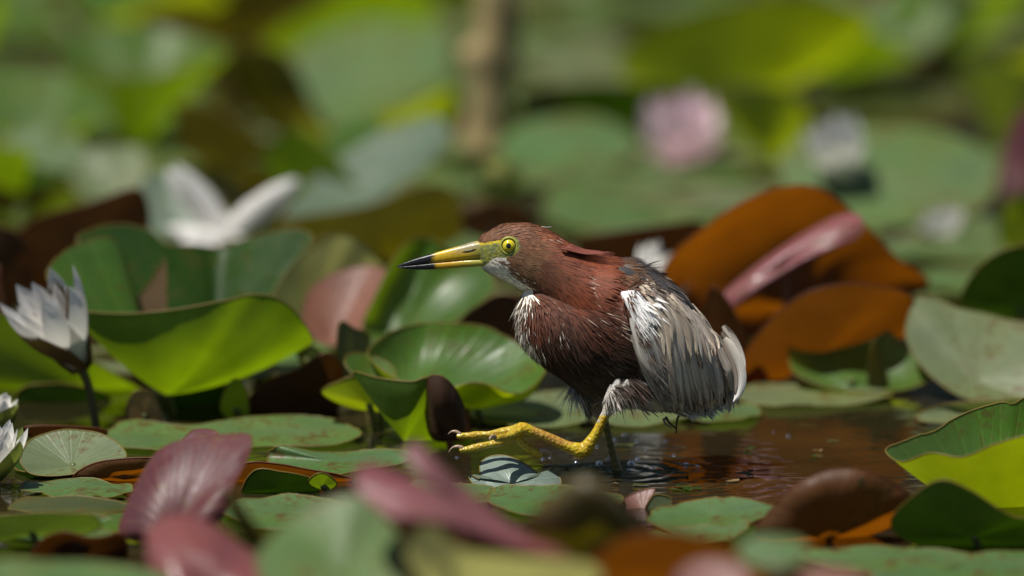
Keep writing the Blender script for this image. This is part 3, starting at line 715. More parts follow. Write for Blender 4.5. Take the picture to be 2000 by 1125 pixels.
KEYS = ((1330, 270, 1.75), (1650, 300, 1.75), (440, 400, 1.0), (945, 250, 1.7), (985, 385, 1.3), (1850, 460, 1.2), (720, 340, 1.25), (220, 340, 1.3), (1750, 340, 1.4), (1120, 270, 1.8), (1200, 60, 3.4), (1200, 160, 3.4))
for i, (X, Y) in enumerate(spots):
    k = r3.choice((0, 0, 0, 1, 1, 2, 2, 3, 4, 5, 6, 9)) if Y < 1.9 else r3.choice((0, 0, 1, 2, 2, 3, 3, 4, 4, 5, 5, 6, 7, 8, 9, 9))
    qx, qy = proj((X, Y, .05))
    if Y < 1.3 or any(Y < ky and abs(qx - kx) < 230 and abs(qy - kyy) < 210 for kx, kyy, ky in KEYS): k = r3.choice((0, 0, 1, 2))
    src, lb, kd = protos[k]
    if k in used:
        o = src.copy(); COL.objects.link(o)
        for ch in src.children:
            c = ch.copy(); COL.objects.link(c); c.parent = o
    else:
        o = src; used.add(k)
    o.location = (X, Y, r3.uniform(0, .003)); o.rotation_euler = (0, 0, r3.uniform(0, 6.28)); s = r3.uniform(.8, 1.25); o.scale = (s, s, s)
    tag(o, lb, 'lily pad', lb.replace('leaf', 'leaves').replace('pad ', 'pads '))
for k, (src, lb, kd) in enumerate(protos):
    if k not in used:
        for ch in list(src.children): bpy.data.objects.remove(ch)
        bpy.data.objects.remove(src)

# ---------------------------------------------------------------- flowers
M['petal'] = simple_mat('petal_white', (0.82, 0.80, 0.77), 0.45, 0.3, trans=(0.88, 0.86, 0.78), tmix=0.4, noise=0.05)
M['petalpink'] = simple_mat('petal_pink', (0.86, 0.74, 0.78), 0.45, 0.3, trans=(0.8, 0.5, 0.55), tmix=0.3, noise=0.08)
M['sepal'] = simple_mat('sepal', (0.13, 0.07, 0.025), 0.5, 0.4, trans=(0.2, 0.15, 0.02), tmix=0.2)
M['sepalgreen'] = simple_mat('sepal_green', (0.16, 0.20, 0.05), 0.5, 0.4, trans=(0.3, 0.35, 0.05), tmix=0.25)
M['stamen'] = simple_mat('stamen', (0.75, 0.5, 0.05), 0.5)
M['stem'] = simple_mat('flower_stem', (0.07, 0.06, 0.02), 0.4)

def petal_geo(base, axis, out, L, W, open_, cupc=.25):
    """pointed petal: starts at base, leans from axis towards out by angle open_ (radians), curls a little"""
    axis = Vector(axis).normalized(); out = Vector(out); out = (out - axis * out.dot(axis)).normalized()
    side = axis.cross(out)
    nt_, ns = 9, 7
    V = []; F = []
    for i in range(nt_):
        t = i / (nt_ - 1)
        a = open_ * (1 - .35 * t * t)
        d = axis * math.cos(a) + out * math.sin(a)
        nn = axis * -math.sin(a) + out * math.cos(a)
        wv = W * (math.sin(math.pi * min(1, .12 + .88 * t)) ** .75 if t < 1 else 0.02)
        for j in range(ns):
            u = j / (ns - 1) * 2 - 1
            p = base + d * L * t + side * u * wv * .5 - nn * cupc * W * u * u * math.sin(math.pi * min(1, t * .9 + .08)) * .5
            V.append(p)
    for i in range(nt_ - 1):
        for j in range(ns - 1):
            a = i * ns + j
            F.append((a, a + 1, a + ns + 1, a + ns))
    return V, F

def flower(label, base, axis, L, W, openings, pm, sm, stem=True, counts=(4, 7, 7, 6), stamens=True, seed=1, phase=0.0, sl=1.0):
    r = random.Random(seed)
    base = Vector(base); axis = Vector(axis).normalized()
    root = empty('water_lily', (base.x, base.y, 0)); tag(root, label, 'water lily', 'water lily flowers')
    e1 = axis.orthogonal().normalized(); e2 = axis.cross(e1)
    for ring, (n, op) in enumerate(zip(counts, openings)):
        for k in range(n):
            a = phase + 2 * math.pi * (k + .5 * ring) / n + r.uniform(-.08, .08)
            out = e1 * math.cos(a) + e2 * math.sin(a)
            l = L * (sl if ring == 0 else 1.0 - .09 * (ring - 1)) * r.uniform(.94, 1.05)
            V, F = petal_geo(base + out * .002 - axis * (.0015 if ring == 0 else -.001 * ring), axis, out, l, W * (1.1 if ring == 0 else 1 - .08 * ring), op + r.uniform(-.06, .06), cupc=.45)
            mesh_obj('sepal' if ring == 0 else 'petal', V, F, sm if ring == 0 else pm, root)
    if stamens:
        V = []; F = []
        for k in range(36):
            a = r.uniform(0, 6.28); q = r.uniform(.05, .55)
            d = (axis * math.cos(q) + (e1 * math.cos(a) + e2 * math.sin(a)) * math.sin(q)).normalized()
            v, f = tube([tuple(base + d * .004), tuple(base + d * L * .22), tuple(base + d * L * .4 + axis * .002)], [.0008, .0009, .0005], 5)
            n0 = len(V); V += v; F += [tuple(i + n0 for i in g) for g in f]
        tag(mesh_obj('stamens', V, F, M['stamen'], root), kind='stuff')
    if stem:
        V, F = tube(catmull([tuple(base + axis * .002), tuple(base - axis * .015 + Vector((0, 0, -.01))), (base.x - axis.x * .03, base.y - axis.y * .02, -.02)], 8), [.004, .0038, .0036, .0034, .0034, .0034, .0034, .0034], 8)
        mesh_obj('stem', V, F, M['stem'], root)
    return root

hb = at(160, 718, .22)
hf = flower('half open white water lily with dark sepals leaning before cupped leaf', hb, (-.46, -.25, .84), .082, .030, (0, .62, .42, .2), M['petal'], M['sepal'], counts=(0, 7, 6, 4), seed=3)
for out_, op_ in (((1, -.25, .3), .45), ((-.8, -.5, -.2), .62), ((-.1, 1, .2), .5), ((.5, .8, .3), .45)):
    V, F = petal_geo(hb - Vector((-.001, 0, .002)), (-.46, -.25, .84), out_, .076, .038, op_ + .06, cupc=.5)
    mesh_obj('sepal', V, F, M['sepal'], hf)
flower('small sharp white water lily among floating pads', at(-8, 935, -.06), (.05, -.2, .95), .048, .020, (.85, .75, .5, .25), M['petal'], M['sepalgreen'], seed=4)
flower('white water lily bud with rounded petals behind the sharp white flower', at(-15, 850, .12), (.3, -.2, .9), .035, .022, (.5, .4, .2, .1), M['petal'], M['sepalgreen'], counts=(4, 4, 3, 2), seed=5)
def splayed_flower():
    base = at(445, 458, .95)
    root = empty('water_lily', (base.x, base.y, 0)); tag(root, 'wide open white water lily with splayed petals blurred behind the dark wavy leaf', 'water lily', 'water lily flowers')
    rp = random.Random(77)
    dirs = [(d, L_, W_) for d, L_, W_, n in (((-.62, .1, .78), .076, .02, 6), ((.76, .1, .62), .076, .021, 6), ((-.7, -.5, .05), .055, .02, 5), ((.15, -.95, .05), .046, .02, 4), ((-.1, .8, .25), .04, .02, 3)) for _ in range(n)]
    dirs = [((d[0] + rp.uniform(-.16, .16), d[1] + rp.uniform(-.3, .3), max(.0, d[2] + rp.uniform(-.12, .12))), L_ * rp.uniform(.75, 1.05), W_) for d, L_, W_ in dirs]
    for (d, L_, W_) in dirs:
        V, F = petal_geo(base, d, (0, -.6, .8) if abs(d[2]) < .2 else (0, -1, 0), L_, W_, 0.0, cupc=.4)
        mesh_obj('petal', V, F, M['petal'], root)
    V, F = tube(catmull([tuple(base), (base.x, base.y, base.z * .5), (base.x + .01, base.y, -.02)], 8), [.004] * 8, 8)
    mesh_obj('stem', V, F, M['stem'], root)
splayed_flower()
flower('white water lily glimpsed over the birds back', at(1262, 585, .62), (.5, -.3, .85), .048, .022, (1.0, .85, .6, .3), M['petal'], M['petal'], seed=7)
flower('blurred pink white water lily beyond the bird', at(1330, 325, 1.6), (0, -.25, .95), .068, .034, (1.05, .6, .4, .2), M['petalpink'], M['petalpink'], seed=8)
flower('blurred bright white water lily on the far mint leaf', at(1660, 348, 1.30), (-.35, -.2, .9), .058, .028, (.8, .6, .4, .2), M['petal'], M['petal'], seed=9)
flower('far white water lily low on the grey pad', at(1850, 480, 1.2), (-.2, -.2, .9), .035, .02, (1.1, .9, .6, .3), M['petal'], M['sepalgreen'], seed=10)
flower('closed pale yellow green lily bud beyond the crown', at(985, 410, 1.3), (-.1, 0, 1), .045, .030, (.6, .4, .2, .1), simple_mat('petal_yellow', (.5, .5, .16), .5, trans=(.6, .6, .15)), M['sepalgreen'], counts=(4, 5, 3, 2), stamens=False, seed=11)
flower('slim pale lily bud beside the plum leaf far behind', at(42, 480, 1.1), (0, 0, 1), .035, .016, (.2, .15, .1, .05), M['sepalgreen'], M['sepalgreen'], counts=(4, 4, 2, 1), stamens=False, seed=13)
flower('far round pale lily bud above the sloping sage leaf', at(772, 225, 2.1), (0, 0, 1), .03, .022, (.4, .3, .2, .1), M['petal'], M['sepalgreen'], counts=(4, 4, 3, 2), stamens=False, seed=14)

M['drytan'] = simple_mat('dry_tan', (.30, .23, .11), .7, .2)
# tall dry tan stalk far behind: a withered rolled leaf hanging down
def dry_stalk():
    root = empty('dry_stalk', (at(945, 300, 1.7).x, 1.7, 0)); tag(root, 'tall dry tan withered leaf stalk standing far behind the bird', 'dead stalk')
    for (x0, y0, x1, y1, r, dy) in ((972, -60, 900, 470, .017, 0), (925, 90, 965, 420, .013, -.03), (1000, 10, 930, 330, .012, .03)):
        c = catmull([tuple(at(x0, y0, 1.7 + dy)), tuple(at((x0 + x1) / 2 + 12, (y0 + y1) / 2, 1.7 + dy)), tuple(at(x1, y1, 1.7 + dy))], 14)
        if r > .014:
            c = np.vstack([c, [[c[-1][0], c[-1][1], -.02]]])
        V, F = tube(c, [r * (1 + .08 * math.sin(i * 1.7)) for i in range(len(c))], 10)
        mesh_obj('stalk' if r > .014 else 'dry_blade', V, F, M['drytan'], root)
dry_stalk()

# ---------------------------------------------------------------- the heron
mm = 0.001
PX = 0.0004
def pip(x, y, poly):
    c = False; j = len(poly) - 1
    for i in range(len(poly)):
        xi, yi = poly[i]; xj, yj = poly[j]
        if (yi > y) != (yj > y) and x < (xj - xi) * (y - yi) / (yj - yi) + xi: c = not c
        j = i
    return c

def loft(stations, nring=40, nlen=60, yoff=0.0, expo=2.1):
    """stations: (top x, top y, bottom x, bottom y, half width in mm[, Y offset in mm]) -> closed hull"""
    S = np.array([tuple(s) + ((0.0,) if len(s) == 5 else ()) for s in stations], dtype=float)
    C = catmull(S, nlen)
    V = []; F = []
    for s in C:
        T = np.array(at(s[0], s[1], yoff)); B = np.array(at(s[2], s[3], yoff))
        c = (T + B) / 2 + np.array([0, s[5] * mm, 0]); h = (T - B) / 2; wv = np.array([0, max(s[4], .2) * mm, 0])
        for k in range(nring):
            a = 2 * math.pi * k / nring
            ca, sa = math.cos(a), math.sin(a)
            ca = math.copysign(abs(ca) ** (2 / expo), ca); sa = math.copysign(abs(sa) ** (2 / expo), sa)
            V.append(c + h * ca + wv * sa)
    n = nring
    for i in range(len(C) - 1):
        for k in range(n):
            F.append((i * n + k, i * n + (k + 1) % n, (i + 1) * n + (k + 1) % n, (i + 1) * n + k))
    F.append(tuple(range(n))[::-1]); L = (len(C) - 1) * n
    F.append(tuple(L + k for k in range(n)))
    return V, F

hullV, hullF = [], []
def add_hull(VF):
    n0 = len(hullV); hullV.extend([tuple(v) for v in VF[0]]); hullF.extend([tuple(i + n0 for i in f) for f in VF[1]])

# head and hind neck
add_hull(loft([(932, 474, 934, 514, 3), (938, 462, 942, 524, 6.5), (955, 451, 956, 535, 10), (975, 441, 976, 544, 12.5), (1008, 436, 992, 552, 14.5), (1042, 439, 1012, 563, 16.5),
               (1080, 455, 1040, 572, 20), (1118, 479, 1078, 600, 28), (1160, 496, 1112, 645, 36), (1200, 506, 1160, 680, 41), (1230, 540, 1215, 660, 30)]))
# lower neck, breast, trunk, rump
add_hull(loft([(1016, 590, 1012, 622, 5), (1024, 570, 1011, 640, 12), (1046, 560, 1022, 668, 20), (1082, 550, 1046, 698, 28), (1125, 535, 1082, 728, 36), (1170, 512, 1112, 750, 42),
               (1222, 506, 1152, 772, 46), (1268, 527, 1200, 786, 47), (1305, 552, 1250, 796, 46), (1345, 594, 1300, 800, 41), (1382, 642, 1345, 796, 32), (1408, 688, 1385, 786, 22), (1425, 730, 1412, 776, 12), (1432, 752, 1430, 766, 5)]))
# folded wings, one at each flank
for sgn in (-1, 1):
    add_hull(loft([(1215, 560, 1220, 600, 5, sgn * 38), (1235, 540, 1232, 640, 10, sgn * 41), (1270, 545, 1255, 700, 13, sgn * 43), (1315, 580, 1285, 755, 13, sgn * 41), (1355, 630, 1315, 785, 11, sgn * 35), (1395, 690, 1355, 790, 8, sgn * 26), (1420, 740, 1395, 785, 5, sgn * 15)], nlen=36))

LEGS = {}
def leg_tube(name, pts, radii, n=14):
    P = [tuple(at(p[0], p[1], p[2] * mm)) for p in pts]
    k = 6 * len(P)
    C = catmull(P, k); R = catmull([(r, 0) for r in radii], k)[:, 0] * PX * (1.07 if 'thigh' not in name else 1)
    LEGS[name] = (C, R)
    add_hull(tube(C, R, n))
# thighs and legs (radii in photograph pixels)
leg_tube('thigh', [(1235, 740, -30), (1215, 760, -34), (1200, 782, -36), (1186, 805, -37)], [38, 30, 20, 11])
leg_tube('raised_shin', [(1195, 790, -36.5), (1180, 815, -37), (1165, 845, -37), (1150, 868, -37), (1140, 878, -37)], [11, 9, 9.5, 12, 12.5])
leg_tube('raised_hock', [(1152, 864, -37), (1145, 876, -37), (1132, 881, -37), (1115, 875, -37)], [10.5, 13, 13, 10.5])
leg_tube('raised_shank', [(1140, 878, -37), (1110, 873, -37), (1075, 857, -38), (1045, 845, -39), (1020, 836, -40)], [12.5, 11, 10, 10, 12])
leg_tube('toe_a', [(1020, 836, -40), (1000, 840, -38), (978, 845, -36), (955, 848, -34), (930, 850, -33), (908, 851, -32), (893, 852, -32)], [12, 8.5, 9, 6.2, 7.6, 5.8, 6.2])
leg_tube('toe_b', [(1016, 840, -42), (1003, 848, -48), (990, 853, -54), (976, 856, -60), (966, 857, -66)], [11, 9, 7.5, 7.5, 5])
leg_tube('toe_c', [(1012, 846, -41), (996, 856, -44), (975, 864, -46), (955, 868, -47), (930, 874, -47), (910, 878, -47), (898, 880, -47)], [10, 7.5, 8.6, 6.4, 7.6, 5.8, 6.2])
leg_tube('hind_toe', [(1018, 842, -39), (1012, 856, -38), (1025, 870, -37), (1042, 882, -36), (1058, 889, -35)], [9, 7, 7.5, 8, 7.5])
leg_tube('far_thigh', [(1150, 745, 20), (1160, 775, 24), (1176, 812, 26), (1184, 835, 26)], [40, 26, 12, 8])
leg_tube('standing_leg', [(1180, 822, 26), (1188, 848, 26), (1193, 872, 26), (1199, 895, 26), (1207, 918, 26), (1218, 955, 26)], [8, 6.5, 6.5, 7, 9, 9])

def build_body():
    me = bpy.data.meshes.new('tmp'); me.from_pydata(hullV, [], hullF); me.update()
    bm = bmesh.new(); bm.from_mesh(me); bmesh.ops.recalc_face_normals(bm, faces=bm.faces[:]); bm.to_mesh(me); bm.free()
    o = bpy.data.objects.new('tmp', me); COL.objects.link(o)
    r = o.modifiers.new('r', 'REMESH'); r.mode = 'VOXEL'; r.voxel_size = 0.0011; r.use_smooth_shade = True
    s = o.modifiers.new('s', 'SMOOTH'); s.factor = 0.5; s.iterations = 4
    dg = bpy.context.evaluated_depsgraph_get()
    ev = o.evaluated_get(dg).to_mesh()
    V = np.empty(len(ev.vertices) * 3); ev.vertices.foreach_get('co', V); V = V.reshape(-1, 3)
    F = [tuple(p.vertices) for p in ev.polygons]
    bpy.data.objects.remove(o); bpy.data.meshes.remove(me)
    return V, F
BV, BF = build_body()
bvh = BVHTree.FromPolygons([Vector(v) for v in BV], BF)

BIRD = on_water(1205, 930)
bird = empty('pond_heron', (BIRD.x, BIRD.y, 0))
tag(bird, 'chestnut headed pond heron wading with one yellow foot lifted', 'heron')

IDW = [(950, 452, .17, .085, .062), (1015, 438, .18, .083, .06), (1060, 448, .19, .066, .042), (1040, 478, .17, .082, .056), (1025, 515, .17, .10, .07), (1065, 530, .085, .036, .026),  # plumage colours; dark breast deepened further by painted shade beneath the head
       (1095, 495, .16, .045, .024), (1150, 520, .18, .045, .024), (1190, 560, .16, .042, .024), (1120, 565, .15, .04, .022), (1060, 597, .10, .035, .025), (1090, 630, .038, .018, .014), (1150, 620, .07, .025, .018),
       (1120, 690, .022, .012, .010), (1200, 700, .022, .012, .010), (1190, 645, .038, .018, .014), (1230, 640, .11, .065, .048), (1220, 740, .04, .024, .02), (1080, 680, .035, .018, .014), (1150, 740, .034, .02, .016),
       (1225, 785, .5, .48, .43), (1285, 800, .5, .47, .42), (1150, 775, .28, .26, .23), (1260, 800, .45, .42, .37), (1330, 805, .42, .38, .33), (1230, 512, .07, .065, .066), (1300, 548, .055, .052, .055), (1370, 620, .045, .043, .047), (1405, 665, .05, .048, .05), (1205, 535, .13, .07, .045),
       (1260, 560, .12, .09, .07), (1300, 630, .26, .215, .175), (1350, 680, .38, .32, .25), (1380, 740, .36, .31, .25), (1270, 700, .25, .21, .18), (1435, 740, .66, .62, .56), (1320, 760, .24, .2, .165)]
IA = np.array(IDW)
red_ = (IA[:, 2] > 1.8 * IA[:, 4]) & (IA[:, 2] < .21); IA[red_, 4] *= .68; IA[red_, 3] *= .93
THROAT = [(900, 519), (940, 520), (952, 508), (968, 504), (990, 505), (984, 518), (1002, 536), (1030, 552), (1042, 572), (1030, 590), (1022, 625), (1030, 655), (1018, 660), (1000, 620), (1000, 560), (960, 560), (900, 530)]
LORE = [(925, 474), (945, 474), (975, 468), (996, 458), (1014, 468), (1016, 488), (1004, 499), (985, 504), (965, 504), (945, 520), (925, 520)]
def plume_col(x, y):
    d = ((IA[None, :, 0] - x[:, None]) ** 2 + (IA[None, :, 1] - y[:, None]) ** 2 + 60) ** -2.0
    return (d[:, :, None] * IA[None, :, 2:5]).sum(1) / d.sum(1)[:, None]

FLOW = np.array([(950, 450, 1, -.5), (985, 440, 1, -.1), (1050, 445, 1, .35), (1110, 480, 1, .65), (1030, 510, 1, .3), (960, 530, 1, .25), (1000, 550, .9, .5), (1150, 510, 1, .35), (1190, 500, 1, .1), (1120, 540, .8, .6), (1150, 600, .85, .5),
                 (1015, 600, .1, 1), (1030, 660, .4, 1), (1080, 620, .5, .85), (1100, 700, .8, .6), (1180, 680, 1, .35), (1220, 640, 1, .5), (1180, 760, 1, .3), (1260, 800, 1, .4), (1250, 530, 1, .6), (1350, 620, .7, .9), (1400, 700, .4, 1),
                 (1270, 640, .4, 1), (1330, 720, .25, 1), (1250, 760, .8, .6), (1200, 780, -.5, 1), (1185, 810, -.5, 1), (1430, 750, .3, 1)], dtype=float)
def flow(x, y):
    d = ((FLOW[None, :, 0] - x[:, None]) ** 2 + (FLOW[None, :, 1] - y[:, None]) ** 2 + 100) ** -1.6
    f = (d[:, :, None] * FLOW[None, :, 2:4]).sum(1) / d.sum(1)[:, None]
    return f / np.linalg.norm(f, axis=1)[:, None]

# body colours under the plumage
Vn = BV.copy(); Vn[:, 1] = -np.abs(Vn[:, 1])
bx, by = proj_np(BV)
bx2, by2 = proj_np(Vn)
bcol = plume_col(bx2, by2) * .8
bgl = np.zeros(len(BV))
legd = {}
for nme, (C, R) in LEGS.items():
    D = np.full(len(BV), 1e9)
    for c, r in zip(C, R):
        D = np.minimum(D, np.linalg.norm(BV - c, axis=1) - r)
    legd[nme] = D
is_leg = np.zeros(len(BV), dtype=bool)
for nme in ('raised_shin', 'raised_hock', 'raised_shank', 'toe_a', 'toe_b', 'toe_c', 'hind_toe'):
    k = (legd[nme] < .0016) & (by > 812) & (BV[:, 1] < -.012) & (bx < 1192)
    is_leg |= k
    bcol[k] = (.50, .345, .022)
k = is_leg & (bx > 1040) & (bx < 1120) & (by < 868); bcol[k] = (.42, .24, .045)
k = is_leg & (bx < 1010); bcol[k] = (.44, .31, .03)
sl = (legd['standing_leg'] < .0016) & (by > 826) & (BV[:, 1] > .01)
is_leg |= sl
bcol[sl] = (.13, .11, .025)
bgl[is_leg] = 1
# scutes: darker joints across shank and toes
sc_n = nrng.normal(size=len(BV))
k = is_leg & ~sl
band = np.sin((bx * .92 + by * .38) * .9)
bcol[k] *= (1 - .16 * np.clip(band[k] - .35, 0, 1))[:, None]
mot = np.sin(bx * .23 + 2 * np.sin(by * .31)) * np.sin(by * .37 + bx * .11)
bcol[k] *= np.stack([1 + .12 * mot[k] + .05 * sc_n[k], 1 + .26 * mot[k] + .05 * sc_n[k], 1 + .3 * mot[k]], 1)
th = np.zeros(len(BV), dtype=bool)
th = (~is_leg) & ((legd['thigh'] < .002) & (by > 762) & (bx < 1225) | (legd['far_thigh'] < .002) & (by > 770) & (BV[:, 1] > 0))
bcol[th] = (.42, .38, .31)
bcol[((bx2 - 1248) / 24) ** 2 + ((by2 - 602) / 38) ** 2 < 1] = (.84, .82, .79)
lore = np.array([pip(a, b, LORE) for a, b in zip(bx2, by2)]) if True else None
thr = np.array([pip(a, b, THROAT) if a < 1050 else False for a, b in zip(bx2, by2)])
thr &= ~lore
bcol[thr] = (.72, .69, .6)
# bare face skin: yellow above the lore, olive grey below the eye
for i in np.nonzero(lore)[0]:
    x, y = bx2[i], by2[i]
    if y < 470 + (1014 - x) * .12 and x < 985: c = (.52, .40, .02)
    else:
        q = .5 + .5 * math.sin(x * .31 + 2 * math.sin(y * .27)) * math.sin(y * .41 + 1.3 * math.sin(x * .19))
        c = tuple(np.array((.27, .25, .03)) * q + np.array((.13, .16, .07)) * (1 - q))
    bcol[i] = c; bgl[i] = .7
M['body'] = attr_mat('heron_skin', rough=.75, spec=.45, use_gloss=True, bump_scale=380, bump=.8)
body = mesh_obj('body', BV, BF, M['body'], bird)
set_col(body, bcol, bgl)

# ---- plumage: fine feathers over the whole trunk, neck and head
M['plume'] = attr_mat('heron_plumage', rough=.62, spec=.22)
def sample_body(n):
    tri = []
    for f in BF:
        tri.append((f[0], f[1], f[2]))
        if len(f) == 4: tri.append((f[0], f[2], f[3]))
    tri = np.array(tri)
    a, b, c = BV[tri[:, 0]], BV[tri[:, 1]], BV[tri[:, 2]]
    nr = np.cross(b - a, c - a); ar = np.linalg.norm(nr, axis=1)
    idx = nrng.choice(len(tri), n, p=ar / ar.sum())
    u = nrng.random(n); v = nrng.random(n); k = u + v > 1; u[k] = 1 - u[k]; v[k] = 1 - v[k]
    P = a[idx] + (b - a)[idx] * u[:, None] + (c - a)[idx] * v[:, None]
    N_ = nr[idx] / ar[idx][:, None]
    vi = tri[idx, 0]
    return P, N_, vi

def smooth_normals():
    n = np.zeros_like(BV)
    for f in BF:
        a, b, c = BV[f[0]], BV[f[1]], BV[f[2]]
        m_ = np.cross(b - a, c - a)
        for i in f: n[i] += m_
    return n / (np.linalg.norm(n, axis=1)[:, None] + 1e-12)
BN = smooth_normals()

def blades(name, P, N_, D, L, W, cols, lift=.1, parent=bird, mat=None, curl=-.05, sink=.0004):
    n = len(P)
    D = D - N_ * (D * N_).sum(1)[:, None]; D /= np.linalg.norm(D, axis=1)[:, None] + 1e-12
    S = np.cross(N_, D)
    ts = (0, .35, .72, 1.0); ws = (.55, 1.0, .75, 0)
    rows = []
    for t, wq in zip(ts, ws):
        c = P + D * (L * t)[:, None] + N_ * (L * (lift * t + curl * t * t) - sink)[:, None]
        if wq:
            rows.append(c - S * (W * wq * .5)[:, None]); rows.append(c + S * (W * wq * .5)[:, None])
        else:
            rows.append(c)
    V = np.stack(rows, 1).reshape(-1, 3)
    b = np.arange(n) * 7
    q1 = np.stack([b, b + 1, b + 3, b + 2], 1); q2 = np.stack([b + 2, b + 3, b + 5, b + 4], 1); t3 = np.stack([b + 4, b + 5, b + 6], 1)
    F = [tuple(f) for f in q1] + [tuple(f) for f in q2] + [tuple(f) for f in t3]
    shade = np.array([.8, .8, 1, 1, 1.05, 1.05, 1.1])
    Cc = (cols[:, None, :] * shade[None, :, None]).reshape(-1, 3)
    o = mesh_obj(name, V, F, mat or M['plume'], parent, smooth=False)
    set_col(o, Cc)
    tag(o, kind='stuff')
    return o

P, N0, vi = sample_body(95000)
N_ = BN[vi]
Pm = P.copy(); Pm[:, 1] = -np.abs(Pm[:, 1])
fx, fy = proj_np(Pm)
keep = ~is_leg[vi] & ~lore[vi]
eyec = np.hypot(fx - 994, fy - 480) > 19
keep &= eyec
fl2 = flow(fx, fy)
jit = nrng.normal(size=len(P)) * .14
ca, sa = np.cos(jit), np.sin(jit)
fl3 = np.stack([fl2[:, 0] * ca - fl2[:, 1] * sa, fl2[:, 0] * sa + fl2[:, 1] * ca], 1)
D = np.stack([fl3[:, 0], np.zeros(len(P)), -fl3[:, 1]], 1)
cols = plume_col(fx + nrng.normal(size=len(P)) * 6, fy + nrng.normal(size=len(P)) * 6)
white = np.array([pip(a, b, THROAT) if a < 1060 else False for a, b in zip(fx + nrng.normal(size=len(P)) * 5, fy + nrng.normal(size=len(P)) * 5)])
cols[white] = np.array([.74, .70, .60])
mott = np.sin(fx * .11 + 2 * np.sin(fy * .07)) * np.sin(fy * .13 + 1.7 * np.sin(fx * .05))
bri = np.clip(1 + .2 * nrng.normal(size=len(P)) + .16 * mott, .4, 1.9)
cols = cols * bri[:, None]
# pale shafts and flecks on the sides of neck and breast
for (cx, cy, rx, ry, pr, c) in ((1142, 540, 14, 26, .3, (.42, .30, .24)), (1085, 628, 12, 20, .12, (.4, .32, .27)), (1190, 612, 52, 20, .12, (.36, .27, .21)), (1075, 470, 22, 12, .06, (.36, .26, .22)), (1030, 665, 18, 28, .35, (.6, .55, .46)),
                                (1180, 720, 70, 30, .03, (.3, .2, .16)), (1110, 590, 60, 30, .015, (.36, .24, .18)), (1160, 770, 60, 14, .5, (.5, .46, .4)), (1020, 635, 12, 30, .4, (.65, .6, .52))):
    k = (((fx - cx) / rx) ** 2 + ((fy - cy) / ry) ** 2 < 1) & (nrng.random(len(P)) < pr)
    cols[k] = np.array(c) * bri[k][:, None]
# dark streaks in the white foreneck
k = white & (fy > 575) & (nrng.random(len(P)) < .5); cols[k] = np.array([.12, .075, .055])
onth = th[vi]
cols[onth] = np.array([.50, .46, .38]) * bri[onth][:, None]
shoulder = (((fx - 1246) / 20) ** 2 + ((fy - 600) / 32) ** 2 < 1)
cols[shoulder] = np.array([.84, .82, .79]) * np.clip(bri[shoulder], .85, 1.1)[:, None]
head = fx < 1085
L = np.where(head & (fy < 565), .0068, .0145) * np.clip(1 + .25 * nrng.normal(size=len(P)), .5, 1.7)
Wd = np.where(head & (fy < 565), .0008, .0009)
near_bill = fx < 965
L[near_bill] *= .6
breast = (fx > 1110) & (fy > 590) & (fx < 1235)
L[breast] *= 1.35; Wd[breast] *= .9
wingz = (fx > 1235)
L[wingz] *= 1.0; Wd[wingz] *= 1.5
L[onth] = np.where(P[onth, 1] > 0, .0035, .006)
low = (fx > 1200) & (fy > 762)
L[low] *= .6; cols[low] = np.array([.58, .54, .48]) * bri[low][:, None]
L[white & (fy < 565)] = .005
lift = np.full(len(P), .10)
gl = np.where(head, .07, .1)
zone = np.where(onth, 4, np.where(head & (fy < 568), 0, np.where(wingz, 3, np.where(fy < 590, 1, 2))))
nm = {0: 'head_plumage', 1: 'neck_plumage', 2: 'breast_plumage', 3: 'back_plumage', 4: 'thigh_plumage'}
for z, nmz in nm.items():
    k = keep & (zone == z)
    if z == 3: k &= (nrng.random(len(P)) < .45)
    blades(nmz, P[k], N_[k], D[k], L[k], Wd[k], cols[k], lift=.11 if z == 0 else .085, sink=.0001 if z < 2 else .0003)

# ---- large feathers, laid over the body along curves
def hit(px, py, lift_mm):
    d = ray(px, py).normalized()
    loc, nor, idx, dist = bvh.ray_cast(CAM + d * 10, d)
    if loc is None: return None
    return loc + nor * lift_mm * mm, nor

